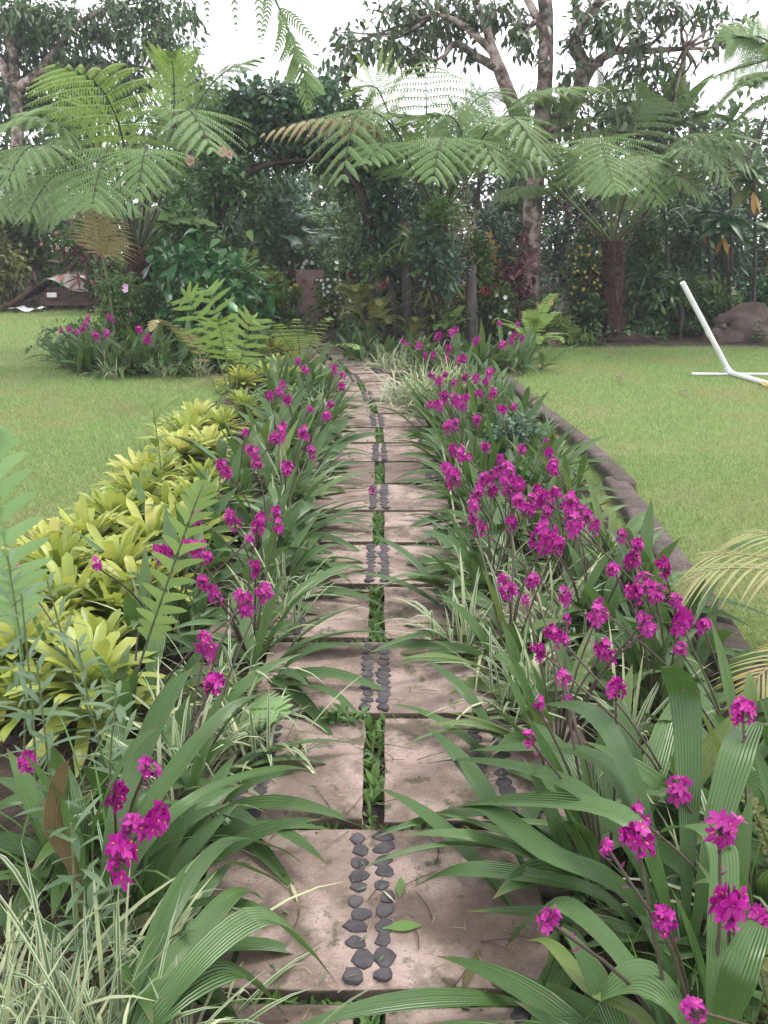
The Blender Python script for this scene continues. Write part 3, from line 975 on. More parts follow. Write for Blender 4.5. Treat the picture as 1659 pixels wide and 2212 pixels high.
GV = 'white-striped grass clumps in the beds'
for (px, py, z, n, L, lab) in ((60, 1990, .2, 420, .5, 'big white-striped grass clump in the near corner of the left bed'),
                               (40, 2170, .15, 240, .42, 'white-striped grass clump at the bottom of the left bed'),
                               (430, 1560, .15, 70, .42, 'white-striped grass under the orchids by the second slab row, left'),
                               (560, 1600, .1, 70, .40, 'pale striped grass spilling onto the paired slabs, left'),
                               (330, 1330, .15, 60, .42, 'striped grass among magenta heads beside the yellow bromeliads'),
                               (590, 1330, .12, 60, .42, 'striped grass fringe left of the cracked slab pair'),
                               (620, 1120, .12, 60, .42, 'striped grass fringe along the left path edge, middle distance'),
                               (560, 940, .2, 70, .5, 'upright pale grass tuft rising behind the left orchids'),
                               (690, 900, .12, 90, .5, 'striped grass leaning over the far left slabs'),
                               (700, 830, .12, 90, .5, 'farthest striped grass on the left path edge'),
                               (905, 850, .15, 260, .6, 'large pale striped grass mound at the path bend, right'),
                               (960, 830, .2, 260, .6, 'pale striped grass mound behind the bend mound, right'),
                               (850, 775, .15, 150, .5, 'striped grass closing the far end of the path'),
                               (930, 765, .15, 140, .5, 'striped grass with orchids at the foot of the stumps'),
                               (1120, 1230, .2, 90, .5, 'white-striped grass in the middle of the right bed'),
                               (1170, 1290, .2, 90, .5, 'white-striped grass beside the paired slabs, right bed'),
                               (1130, 1480, .12, 80, .45, 'striped grass spilling onto the dark-stained slab, right'),
                               (1010, 1150, .1, 60, .4, 'striped grass under the orchids at the right path edge, middle distance'),
                               (1240, 1240, .35, 50, .55, 'tall pale grass blades between the orchids and kerb'),
                               (1600, 1780, .3, 50, .5, 'thin pale grass among the nearest right orchids'),
                               (1290, 1150, .25, 60, .5, 'striped grass behind the big magenta cluster'),
                               (1060, 1190, .2, 70, .5, 'striped grass tuft at the path edge below the upper right heads'), (1010, 1330, .2, 70, .5, 'striped grass over the edge of the third right half-slab'),
                               (1190, 1380, .25, 70, .5, 'striped grass between the middle right flower heads'), (990, 1010, .2, 70, .5, 'striped grass at the path edge beside the mud-darkened slab'),
                               (640, 1010, .2, 80, .5, 'striped grass at the left path edge beside the mud-darkened slab'), (600, 1230, .2, 80, .5, 'striped grass under the left orchids by the fourth row'),
                               (480, 1440, .2, 80, .5, 'striped grass between the single left magenta heads'), (720, 860, .2, 90, .5, 'striped grass at the left side of the far path bend'),
                               (380, 1620, .2, 70, .5, 'striped grass behind the near left flower heads'), (1380, 1480, .3, 60, .5, 'striped grass under the right heads beside the kerb')):
    p = G(px, py, z)
    if lab.startswith('big white'): p = np.array([-.62, 1.33, 0])
    if 'bottom of the left' in lab: p = np.array([-.56, 1.12, 0])
    far = p[1] > 5
    pale = 'pale' in lab or 'mound' in lab
    grass_clump('striped_grass', lab, 'grass clump', p[0], p[1], int(n * (1.0 if n > 110 else .6)), L * 1.1, .013 if far else (.009 if n > 200 else .012), M['varieg_pale' if pale and n > 120 else 'varieg'], px + py, GV, spread=.05 if n < 120 else .13, mat2=M['varieg' if pale and n > 120 else 'varieg_pale'], elr=(30, 85))


# ------------------------------------------------------------------ bromeliads
def brom_mesh(seed, n=54, L=.25, W=.034, mat='brom'):
    rs = np.random.RandomState(seed)
    mb = MB()
    i = np.arange(n)
    az = i * 2.39996 + rs.randn(n) * .2
    f = i / n
    el = np.radians(2 + 62 * f ** 1.2 + rs.randn(n) * 7)
    d = azel(az, el)
    LL = L * (1.08 - .45 * f) * (.9 + .2 * rs.rand(n))
    P = np.stack([np.cos(az) * .015, np.sin(az) * .015, .04 + .05 * f], -1)
    mb.ribbons(P, d, side_of(d, rs, .15), LL, W * (.85 + .3 * rs.rand(n)), M[mat], pf=P_STRAP, nl=6, nx=3, droop=.10 + .3 * rs.rand(n), fold=.3, wave=.15)
    return mb.mesh('leaves')


BROM = [brom_mesh(k) for k in range(5)]
BPOS = [(60, 1450, 'lowest yellow bromeliad, behind grass at the left picture edge'), (90, 1330, 'large yellow bromeliad at the front left, under the pale fern frond'), (200, 1340, 'yellow bromeliad beside the striped grass, front left'),
        (130, 1200, 'yellow bromeliad at the lawn edge under the pale fern'), (40, 1280, 'half-hidden bromeliad at the lawn edge beside the pale fern'),
        (190, 1130, 'yellow bromeliad with pink-tipped leaves on the lawn edge'), (260, 1190, 'yellow bromeliad behind the dark-ribbed frond'), (250, 1090, 'golden bromeliad at the widest part of the clump'),
        (330, 1130, 'golden bromeliad crowding the dark-ribbed frond'), (400, 1110, 'greenish bromeliad touching the orchids, middle of the clump'), (300, 1050, 'golden bromeliad on top of the lawn-side mound'),
        (420, 1060, 'pale bromeliad beside the orchid leaves, upper mound'), (340, 990, 'bromeliad with orange leaves at the mound top'), (430, 1000, 'bromeliad among seedling stems near the mound top'),
        (390, 950, 'golden bromeliad under the green seedling'), (445, 935, 'greenish bromeliad above the seedling'), (430, 880, 'light bromeliad standing alone at the lawn edge'),
        (530, 850, 'bromeliad with red centre under the tree-fern frond'), (520, 800, 'bright yellow bromeliad in front of the upright fern'), (570, 790, 'bright yellow bromeliad beside the upright fern'),
        (600, 770, 'yellow bromeliad nearest the far path bend'), (560, 745, 'yellow bromeliad at the back of the left bed'), (620, 805, 'yellow bromeliad among far left orchids'),
        (150, 1260, 'bromeliad tucked under the tall pale frond, front mound'), (20, 1360, 'bromeliad cut by the left picture edge'), (230, 1260, 'bromeliad half covered by striped grass, front mound'), (300, 1230, 'bromeliad hidden behind the arching magenta spray'),
        (110, 1160, 'bromeliad on the lawn side just behind the pale frond'), (230, 1060, 'bromeliad at the lawn-side foot of the upper mound'), (360, 1075, 'bromeliad between the golden ones and the orchids'), (310, 1000, 'bromeliad at the lawn side of the upper mound'),
        (395, 910, 'small bromeliad between the seedling and the lone light one'), (480, 890, 'bromeliad squeezed between striped tuft and lawn'), (510, 760, 'back bromeliad beside the half-dried frond'), (590, 740, 'rearmost bromeliad under the ladder fern'),
        (640, 770, 'small bromeliad at the foot of the ladder fern'), (180, 1430, 'bromeliad in front of the large front one, behind weeds')]
rsB = np.random.RandomState(9)
for i, (px, py, lab) in enumerate(BPOS):
    p = G(px, py, .22)
    p[0] = min(p[0], -.98 if p[1] < 9 else p[0])
    t = thing('yellow_bromeliad', lab, 'bromeliad', (p[0], p[1], .01), 'yellow bromeliads along the left bed')
    o = link('leaves', BROM[i % 5], t)
    s = .95 + .4 * rsB.rand()
    o.scale = (s, s, s * 1.15)
    o.rotation_euler = (float(rsB.randn() * .12), float(rsB.randn() * .12), float(rsB.rand() * 6.28))


# ------------------------------------------------------------------ ferns
SH_PIN = prof([(0, .5), (.2, .92), (.38, 1), (.65, .8), (.88, .38), (1, .06)])
SH_PNL = prof([(0, .75), (.2, 1), (.6, .85), (.9, .4), (1, .2)])


def frond(mb, ctrl, side=None, t0=.3, npairs=16, plen=.8, bip=True, npin=22, pinl=.10, pinw=.024, droop=.25, rad=.016, mat=None, rmat=None, pw=.03, seed=0, ang=(8, 50), hang=.3, pf=None):
    rs = np.random.RandomState(seed)
    mat = mat or M['fern']
    rmat = rmat or M['rachis']
    K = 60
    R = catmull(ctrl, K)
    T = nrm(np.gradient(R, axis=0))
    if side is None:
        h = (R[-1] - R[0]) * [1, 1, 0]
        side = nrm(np.cross(h, Z))
    side = nrm(np.asarray(side, float))
    mb.tube(R[::4] if K > 20 else R, [rad, rad * .7, rad * .25], rmat, ns=5, K=24)
    s = (np.arange(npairs) + .5) / npairs
    tt = t0 + (1 - t0) * s
    idx = tt * (K - 1)
    pos = np.stack([np.interp(idx, np.arange(K), R[:, c]) for c in range(3)], -1)
    tan = nrm(np.stack([np.interp(idx, np.arange(K), T[:, c]) for c in range(3)], -1))
    sd = nrm(side - tan * (tan @ side)[:, None])
    nm = np.cross(sd, tan)
    a = np.radians(ang[0] + (ang[1] - ang[0]) * s)
    L = plen * SH_PIN(s)
    for sg in (-1, 1):
        ax = nrm(sd * sg * np.cos(a)[:, None] + tan * np.sin(a)[:, None] + rs.randn(npairs, 3) * .03)
        Ls = L * (.94 + .12 * rs.rand(npairs))
        bb = nrm(np.cross(nm, ax))
        if not bip:
            mb.ribbons(pos, ax, bb, Ls, pw, mat, pf=pf or P_DIAM, nl=5, nx=3, droop=droop, fold=.1)
            continue
        mb.ribbons(pos, ax, bb, Ls, .013, mat, pf=P_GRASS, nl=6, nx=2, droop=droop, fold=0)
        q = (np.arange(npin) + .5) / npin
        PP = pos[:, None] + ax[:, None] * (Ls[:, None] * q)[..., None] - Z * (droop * Ls[:, None] * q ** 2)[..., None]
        AX = nrm(ax[:, None] - Z * (2 * droop * q)[None, :, None])
        for s2 in (-1, 1):
            dv = nrm(bb[:, None] * s2 * .92 + AX * .38 - Z * hang + rs.randn(npairs, npin, 3) * .05)
            sv = nrm(AX + 0 * dv)
            ll = pinl * SH_PNL(q)[None] * (.4 + .6 * SH_PIN(s)[:, None]) * (.9 + .2 * rs.rand(npairs, npin))
            mb.ribbons(PP.reshape(-1, 3), dv.reshape(-1, 3), sv.reshape(-1, 3), ll.ravel(), pinw * (.6 + .4 * SH_PNL(np.tile(q, npairs))), mat, pf=P_DIAM, nl=2, nx=2, droop=.15, fold=0)


def tree_fern(name, label, crown, base, r0, r1, fronds, nrand, seed, Lr=(1.6, 2.1), group='tree ferns behind the lawn', rand_mat=None, az_range=(0, 6.283), trunk_mat='fern_trunk', rrach='rachis', elr=(35, 70), zdrop=(.5, 1.0)):
    rs = np.random.RandomState(seed)
    base = np.asarray(base, float)
    crown = np.asarray(crown, float)
    t = thing(name, label, 'tree fern', base, group)
    mb = MB()
    mb.tube([base + [0, 0, -.05], base * .5 + crown * .5 + np.append(rs.randn(2) * .03, 0), crown + [0, 0, .05]], [r0, r0 * .85, r1], M[trunk_mat], ns=18, K=44, rough=.5, rs=rs)
    ns_ = 0 if trunk_mat == 'bark' else 130
    q_ = rs.rand(ns_)
    a_ = rs.rand(ns_) * 6.283
    P_ = base + (crown - base) * q_[:, None] + np.stack([np.cos(a_), np.sin(a_), 0 * a_], -1) * (r0 * .95)
    d_ = azel(a_, np.radians(45 + 40 * rs.rand(ns_)))
    mb.ribbons(P_, d_, side_of(d_, rs), .10 + .14 * rs.rand(ns_), .03, M['rachis_red'], pf=P_GRASS, nl=2, nx=3)
    mb.build('trunk', t, base)
    for k in range(nrand):
        az = az_range[0] + (az_range[1] - az_range[0]) * (k + rs.rand() * .6) / nrand
        el = np.radians(elr[0] + (elr[1] - elr[0]) * rs.rand())
        Lf = Lr[0] + (Lr[1] - Lr[0]) * rs.rand()
        d = azel(az, el)
        dz = zdrop[0] + (zdrop[1] - zdrop[0]) * rs.rand()
        tt = np.linspace(0, 1, 5)
        pts = [crown + d * Lf * q - Z * dz * Lf * .55 * q ** 2 for q in tt]
        fronds = list(fronds) + [dict(pts=pts, plen=.40 * Lf * .75, seed=seed * 31 + k, mat=rand_mat, t0=.45)]
    for i, f in enumerate(fronds):
        m2 = MB()
        pts = f['pts']
        if not isinstance(pts[0], np.ndarray):
            pts = [crown] + [D(*p) for p in pts]
        frond(m2, pts, side=f.get('side'), t0=f.get('t0', .32), npairs=f.get('npairs', 14), plen=f.get('plen', .8), npin=f.get('npin', 25), pinl=f.get('pinl', .078), pinw=f.get('pinw', .022), droop=f.get('droop', .25),
              rad=f.get('rad', .018), mat=M[f['mat']] if f.get('mat') else None, rmat=M[f.get('rmat') or rrach], seed=f.get('seed', seed * 17 + i), ang=f.get('ang', (8, 50)), hang=f.get('hang', .35))
        m2.build('frond', t, base)
    return t


X1 = (1, 0, 0)
# left tree fern
c1 = D(297, 548, 12.0)
tree_fern('tree_fern', 'bright green tree fern with one tall fan-like frond, left of the arch', c1, (c1[0] - .12, 12.1, 0), .17, .14, [
    dict(pts=[(277, 380, 11.9), (255, 265, 11.7), (205, 175, 11.4), (115, 134, 10.9)], side=(1, -.25, .12), plen=.95, npairs=11, mat='fern_bright', droop=.30, hang=.85, ang=(5, 45), t0=.40, pinl=.105, pinw=.03, npin=27),
    dict(pts=[(262, 410, 11.6), (240, 318, 11.0), (215, 370, 10.5), (198, 447, 10.2)], side=X1, plen=.85, npairs=14, droop=.22, t0=.42, ang=(8, 40)),
    dict(pts=[(210, 400, 11.8), (150, 290, 11.5), (60, 250, 11.2), (-40, 290, 11)], side=(.5, -1, 0), plen=.8, droop=.35),
    dict(pts=[(350, 420, 12.0), (368, 300, 11.9), (405, 235, 11.5), (462, 325, 10.9)], side=(.75, .6, 0), plen=.85, npairs=14, droop=.3, t0=.45),
    dict(pts=[(330, 420, 12.6), (370, 270, 13), (376, 180, 13.2), (370, 118, 13)], side=X1, plen=.55, npairs=9, droop=-.1, hang=.2, ang=(25, 60), mat='fern_bright', t0=.5),
    dict(pts=[(360, 420, 12.4), (415, 250, 12.8), (480, 160, 13), (570, 120, 13)], side=(.2, .9, .1), plen=.6, npairs=14, droop=.3),
    dict(pts=[(230, 440, 11.5), (130, 330, 11), (60, 320, 10.6), (10, 400, 10.3)], side=(.8, -.6, 0), plen=.75, droop=.3),
    dict(pts=[(300, 430, 12.6), (265, 300, 13), (190, 240, 13.2), (120, 245, 13.2)], side=(.6, -.8, 0), plen=.8, droop=.3, mat='fern_bright'),
    dict(pts=[(250, 450, 11.7), (170, 375, 11.3), (110, 385, 10.9), (55, 470, 10.5)], side=(.8, -.6, 0), plen=.75),
    dict(pts=[(315, 430, 11.6), (325, 335, 11.1), (312, 330, 10.6), (296, 425, 10.3)], side=(1, 0, 0), plen=.6),
    dict(pts=[(250, 400, 12.4), (180, 280, 12.4), (120, 235, 12.2), (30, 245, 12)], side=(.5, -.9, 0), plen=.85),
], 3, 3, Lr=(1.5, 1.9), az_range=(.2, 3.0))
# far-left tree fern with a leaning trunk
cL = D(66, 440, 20.6)
tree_fern('tree_fern', 'tree fern with a leaning rough trunk at the left edge of the picture', cL, (D(125, 690, 20.6)[0], 20.6, 0), .17, .15, [
    dict(pts=[(40, 380, 20.3), (90, 400, 19.8), (130, 470, 19.5)], side=(1, 0, 0), plen=1.1, t0=.25, pinl=.15, pinw=.04),
    dict(pts=[(30, 390, 20), (0, 400, 19.5), (-30, 460, 19)], side=(1, 0, 0), plen=1.1, t0=.25, pinl=.15, pinw=.04)], 7, 5, Lr=(2.0, 2.6), trunk_mat='bark')
# middle tree fern, its upright frond against the sky
c2 = D(948, 470, 12.6)
tree_fern('tree_fern', 'tree fern in the middle whose upright lacy frond stands against the white sky', c2, (c2[0], 12.7, 0), .10, .09, [
    dict(pts=[(900, 370, 12.4), (850, 275, 12.1), (775, 240, 11.6), (737, 390, 11.0)], side=(.9, -.45, 0), plen=.85, npairs=14, droop=.22, t0=.42),
    dict(pts=[(930, 370, 13.0), (922, 260, 13.3), (920, 180, 13.2), (921, 128, 12.6)], side=(1, 0, .0), plen=.84, npairs=9, droop=.36, npin=20, pinl=.055, pinw=.03, hang=.7, ang=(6, 25), t0=.50),
    dict(pts=[(1000, 370, 12.6), (1060, 275, 12.3), (1110, 255, 11.9), (1175, 345, 11.4)], side=(.7, .7, 0), plen=.7, npairs=14, droop=.28, t0=.4),
    dict(pts=[(1010, 390, 12.9), (1087, 250, 13.1), (1165, 195, 13.1), (1310, 185, 13)], side=(.15, 1, .1), plen=.8, npairs=13, droop=.3, t0=.36),
    dict(pts=[(880, 350, 12.4), (800, 265, 12.2), (690, 255, 12.1), (560, 290, 12.0)], side=(.15, -1, 0), plen=.5, npairs=14, droop=.55, mat='fern_dry', t0=.42, hang=.6),
    dict(pts=[(890, 380, 13.0), (830, 220, 13.3), (800, 185, 13.5), (745, 200, 13.5)], side=(.6, -.8, 0), plen=.7, droop=.25, mat='fern_bright'),
    dict(pts=[(970, 360, 13.2), (1010, 240, 13.6), (1060, 200, 13.6), (1120, 215, 13.6)], side=(.5, .8, 0), plen=.7, droop=.3),
    dict(pts=[(905, 400, 12.2), (870, 325, 11.9), (830, 308, 11.5), (790, 350, 11)], side=(.9, -.45, 0), plen=.7),
    dict(pts=[(980, 400, 12.3), (1005, 325, 12), (1040, 305, 11.6), (1080, 372, 11.2)], side=(.8, .6, 0), plen=.7),
    dict(pts=[(955, 390, 12.2), (962, 310, 11.7), (950, 305, 11.2), (935, 390, 10.8)], side=(1, .1, 0), plen=.7),
    dict(pts=[(900, 390, 12.8), (860, 300, 12.6), (830, 250, 12.3), (850, 245, 12)], side=(.9, -.4, 0), plen=.8),
    dict(pts=[(990, 390, 12.8), (1000, 300, 13), (970, 250, 13), (900, 262, 12.8)], side=(.7, .7, 0), plen=.7),
], 0, 7)
# right tree fern
c3 = D(1325, 528, 14.0)
tree_fern('tree_fern', 'tree fern with a stout reddish trunk standing at the edge of the right lawn', c3, (D(1330, 740, 14)[0], 14, 0), .145, .165, [
    dict(pts=[(1215, 418, 13.8), (1135, 335, 13.5), (1075, 270, 13.2), (1000, 262, 12.8)], side=(.75, .5, -.45), plen=.8, rmat='rachis_green', rad=.026, t0=.5, npairs=15),
    dict(pts=[(1318, 420, 13.6), (1300, 300, 13.1), (1308, 335, 12.7), (1330, 412, 12.4)], side=(1, .15, 0), plen=.85, npairs=16, t0=.45, droop=.2, ang=(10, 42)),
    dict(pts=[(1375, 430, 14), (1420, 345, 13.8), (1500, 288, 13.5), (1625, 315, 13.1)], side=(.25, 1, .1), plen=.8, npairs=13, t0=.35, droop=.35),
    dict(pts=[(1240, 470, 13.8), (1190, 420, 13.5), (1140, 400, 13.3), (1080, 430, 13)], side=(.4, -.9, 0), plen=.6, rmat='rachis_red', t0=.5),
    dict(pts=[(1290, 420, 14.3), (1230, 260, 14.6), (1190, 215, 14.6), (1120, 220, 14.6)], side=(.4, -.9, 0), plen=.8, droop=.3),
    dict(pts=[(1340, 400, 14.3), (1370, 280, 14.8), (1380, 230, 15), (1400, 200, 15)], side=X1, plen=.75, droop=.2),
    dict(pts=[(1390, 470, 13.7), (1430, 400, 13.3), (1470, 380, 13), (1530, 430, 12.8)], side=(.6, .8, 0), plen=.65, rmat='rachis_red'),
    dict(pts=[(1350, 430, 13.8), (1385, 340, 13.4), (1400, 360, 13), (1420, 440, 12.7)], side=(.95, .3, 0), plen=.6, rmat='rachis_red'),
    dict(pts=[(1250, 430, 13.4), (1200, 335, 12.9), (1160, 315, 12.5), (1110, 380, 12.1)], side=(.75, -.6, 0), plen=.75),
    dict(pts=[(1400, 430, 13.6), (1460, 330, 13.2), (1520, 325, 12.8), (1580, 400, 12.4)], side=(.6, .8, 0), plen=.75),
    dict(pts=[(1240, 440, 13.9), (1180, 330, 13.7), (1120, 272, 13.4), (1040, 292, 13.1)], side=(.5, -.8, 0), plen=.75),
    dict(pts=[(1410, 430, 13.8), (1500, 350, 13.6), (1570, 325, 13.3), (1650, 385, 13)], side=(.5, .8, 0), plen=.7),
    dict(pts=[(1300, 440, 14.4), (1275, 270, 14.8), (1268, 205, 14.7), (1270, 185, 14.3)], side=X1, plen=.8, npairs=12),
    dict(pts=[(1400, 460, 14.3), (1480, 340, 14.5), (1540, 290, 14.5), (1640, 300, 14.5)], side=(.4, .9, 0), plen=.75),
], 2, 13, Lr=(1.5, 1.9), az_range=(.6, 2.6), rrach='rachis_green', elr=(45, 75))
# tall one at the right edge
c4 = D(1735, 190, 13.0)
tree_fern('tree_fern', 'tall tree fern with frond tips entering at the right picture edge', c4, (c4[0] + .2, 13.1, 0), .14, .12, [
    dict(pts=[(1690, 130, 12.9), (1620, 140, 12.8), (1540, 165, 12.6)], side=(.2, 1, .3), plen=.65, t0=.2),
    dict(pts=[(1680, 160, 12.6), (1610, 175, 12.3), (1525, 250, 12)], side=(.3, 1, 0), plen=.6, t0=.2),
    dict(pts=[(1680, 200, 12.6), (1620, 230, 12.3), (1555, 300, 12)], side=(.4, 1, 0), plen=.55, t0=.2),
    dict(pts=[(1660, 90, 13), (1600, 80, 13), (1575, 85, 13)], side=(.5, .5, .7), plen=.5, t0=.2)], 5, 17, az_range=(0, 6.28), Lr=(1.2, 1.6))
# back right one with the pale edge-on frond
c6 = D(1400, 330, 16.0)
tree_fern('tree_fern', 'slender fern with a pale drooping young frond under the big tree', c6, (c6[0], 16, 0), .1, .09, [
    dict(pts=[(1375, 200, 15.6), (1385, 90, 15.3), (1345, 38, 15.1), (1335, 60, 15)], side=(.25, 1, 0), plen=.55, mat='fern_bright', t0=.25, droop=.8, hang=.7),
    dict(pts=[(1330, 210, 15.8), (1290, 150, 15.6), (1260, 170, 15.4)], side=(.5, .9, 0), plen=.75, t0=.3),
    dict(pts=[(1330, 260, 15.6), (1270, 220, 15.4), (1220, 250, 15)], side=(.5, .9, 0), plen=.75, t0=.3)], 7, 19, Lr=(1.3, 1.8))
# the overhanging one, its trunk stands left of the frame
def overhead():
    base = np.array([-3.3, 4.5, 0.0])
    crown = np.array([-3.1, 4.6, 4.1])
    t = thing('tree_fern', 'overhead tree fern whose drooping frond tips hang into the top of the picture', 'tree fern', base, 'tree ferns over the path')
    mb = MB()
    mb.tube([base + [0, 0, -.05], base * .5 + crown * .5 + [.05, 0, 0], crown], [.15, .13, .12], M['fern_trunk'], ns=12, K=22, rough=.3)
    mb.build('trunk', t, base)
    for k in range(6):
        a = 1.9 + k * .75
        d = azel(a, .9)
        mb = MB()
        frond(mb, [crown + d * 1.5 * q - Z * .8 * q * q for q in np.linspace(0, 1, 5)], plen=.5, mat=M['fern_bright'], seed=950 + k)
        mb.build('frond', t, base)
    # frond along the top of the frame with single hanging pinnae
    mb = MB()
    rach = catmull([crown, D(250, -330, 5.0), D(450, -150, 5.2), D(560, -60, 5.3), D(625, 70, 5.3), D(655, 150, 5.3), D(667, 245, 5.3)], 60)
    mb.tube(rach[::3], [.014, .008, .003], M['rachis_green'], ns=5, K=40)
    for i, (p0, p1, p2) in enumerate((((425, -170), (442, -60), (449, 52)), ((470, -140), (500, -50), (511, 72)), ((530, -90), (556, -20), (561, 100)), ((575, -40), (578, 10), (566, 88)), ((603, 20), (612, 60), (592, 118)), ((622, 65), (626, 95), (603, 135)),
                                      ((636, 100), (650, 128), (690, 150)), ((640, 120), (632, 150), (622, 180)), ((655, 150), (680, 175), (700, 205)), ((600, 15), (640, 45), (690, 100)))):
        frond(mb, [D(*p0, 5.28), D(*p1, 5.25), D(*p2, 5.22)], side=(1, .2 * (-1) ** i, 0), t0=.05, npairs=15, plen=.045, bip=False, pw=.012, droop=.35, rad=.003, mat=M['fern'], rmat=M['rachis_green'], ang=(25, 50), seed=970 + i)
    frond(mb, [D(625, 70, 5.3), D(655, 150, 5.3), D(667, 245, 5.3)], side=(1, .4, 0), t0=.1, npairs=14, plen=.09, bip=False, pw=.016, droop=.5, rad=.003, mat=M['fern'], rmat=M['rachis_green'], ang=(20, 50), seed=990)
    mb.build('frond', t, base)


overhead()


def small_fern(name, label, base, ends, plen, pw, mat, npairs=18, t0=.15, group=None, bip=False, droop=.1, rad=.004, seed=0, lift=.25, cat='fern', ang=(8, 45), rmat='rachis_green', side=None, **kw):
    base = np.asarray(base, float)
    t = thing(name, label, cat, base, group)
    for i, e in enumerate(ends):
        mb = MB()
        e = np.asarray(e, float)
        h = np.linalg.norm(e - base)
        mid = base * .5 + e * .5 + [0, 0, lift * h]
        frond(mb, [base, mid * .6 + base * .4 + [0, 0, lift * h * .3], mid, e * .75 + mid * .25 + [0, 0, lift * h * .35], e], side=side, t0=t0, npairs=npairs, plen=plen, pw=pw, bip=bip, droop=droop, rad=rad, mat=M[mat], rmat=M[rmat], seed=seed + i, ang=ang, **kw)
        mb.build('frond', t, base)
    return t


def fern_rosette(label, x, y, n, L, plen, mat, seed, z=.01, pw=.02, elr=(35, 75), group='small ferns under the trees', name='sword_fern', z_up=0, npairs=18):
    rs = np.random.RandomState(seed)
    base = np.array([x, y, z])
    ends = []
    for i in range(n):
        a = i * 2.4 + rs.rand()
        r = L * (.6 + .5 * rs.rand())
        ends.append(base + [math.cos(a) * r * .75, math.sin(a) * r * .75, r * (.05 + .75 * rs.rand())])
    return small_fern(name, label, base, ends, plen, pw, mat, group=group, seed=seed, lift=.3, npairs=npairs)


# named foreground / midground ferns
b = G(150, 1420, .02); b = np.array([-1.18, 2.75, .02])
small_fern('lobed_fern', 'tall pale green lobed frond rising at the left picture edge', b, [G(-25, 930, .95)], .16, .042, 'polyp_pale', pf=P_LOBE, npairs=15, t0=.25, lift=.02, ang=(20, 45), rmat='polyp_pale', side=(1, .3, 0), rad=.005)
b = D(222, 1400, 2.5); b[2] = .02
small_fern('lobed_fern', 'olive lobed frond with a dark midrib leaning over the yellow bromeliads', b, [D(442, 1040, 2.9)], .115, .03, 'polyp', pf=P_LOBE, npairs=17, t0=.35, lift=.03, ang=(10, 45), rmat='rachis', side=(.9, -.3, .3), rad=.005)
b = G(500, 1560, .05)
small_fern('lobed_fern', 'short light frond poking from the left bed onto the paired slabs', b, [G(605, 1540, .18)], .1, .03, 'polyp_pale', pf=P_LOBE, npairs=12, t0=.1, lift=.1, side=(.4, .9, .3))
b = G(505, 880, .02)
small_fern('young_tree_fern', 'young bright fern with fan-shaped fronds standing behind the bromeliads', b, [D(400, 640, 8.4), D(450, 625, 8.6), D(545, 690, 8.3), D(470, 690, 7.9)], .24, .1, 'fern_bright', bip=True, npin=16, pinl=.03, pinw=.017, npairs=9, t0=.4, lift=.12, side=(1, -.2, .15), rad=.007)
b = G(560, 810, .02)
small_fern('sword_fern', 'arching half-dried fern frond over the left lawn edge', G(470, 850, .02), [D(325, 715, 8.2)], .14, .04, 'fern_dry', npairs=18, lift=.25)
b = G(650, 800, .02)
small_fern('ladder_fern', 'ladder-leaved fern in the far left bed before the painted panel', b, [D(570, 690, 9.6), D(640, 690, 9.6), D(715, 690, 9.4), D(775, 755, 9.0), D(600, 700, 9.9)], .13, .03, 'fern_bright', npairs=16, lift=.08, droop=.25, side=(1, 0, 0), rad=.006)
fern_rosette('soft green fern growing among the far left orchids', *G(650, 850, .15)[:2], 7, .45, .09, 'fern', 31)
fern_rosette('ragged green fern under the young tree fern', *G(530, 790, .2)[:2], 7, .5, .1, 'fern_bright', 32)


# yellow palm reaching in from the right
def palm(label, base, ends, plen, pw, mat, npairs, name='areca_palm', lift=.25, droop=.35, rmat='lf_straw', cat='palm', t0=.25):
    return small_fern(name, label, base, ends, plen, pw, mat, npairs=npairs, t0=t0, lift=lift, droop=droop, rad=.006, rmat=rmat, cat=cat, ang=(20, 60))


bp = np.array([2.05, 3.0, .02])
palm('yellowing palm whose arching leaves reach in over the kerb at the right edge', bp, [D(1460, 1290, 3.0), D(1480, 1240, 3.3), D(1570, 1180, 3.4), D(1590, 1530, 2.6)], .27, .011, 'palm_yel', 30, lift=.22)

# seedling and thin weeds in the left bed
rsS = np.random.RandomState(4)


def seedling(label, base, h, n, L, W, mat, seed, name='seedling', group=None, cat='plant', lean=.0):
    rs = np.random.RandomState(seed)
    t = thing(name, label, cat, base, group)
    base = np.asarray(base, float)
    top = base + [lean, rs.randn() * .02, h]
    mb = MB()
    mb.tube([base, base * .5 + top * .5 + np.append(rs.randn(2) * .02, 0), top], [.004, .0025], M['rachis_green'], ns=5)
    mb.build('stem', t, base)
    mb = MB()
    q = .25 + .75 * (np.arange(n) + .5) / n
    P = base + (top - base) * q[:, None]
    d = azel(np.arange(n) * 2.4 + rs.rand(n), np.radians(10 + 40 * rs.rand(n)))
    mb.ribbons(P, d, side_of(d, rs), L * (.6 + .6 * rs.rand(n)), W, M[mat], pf=P_OVAL, nl=4, nx=3, droop=.25)
    mb.build('leaves', t, base)


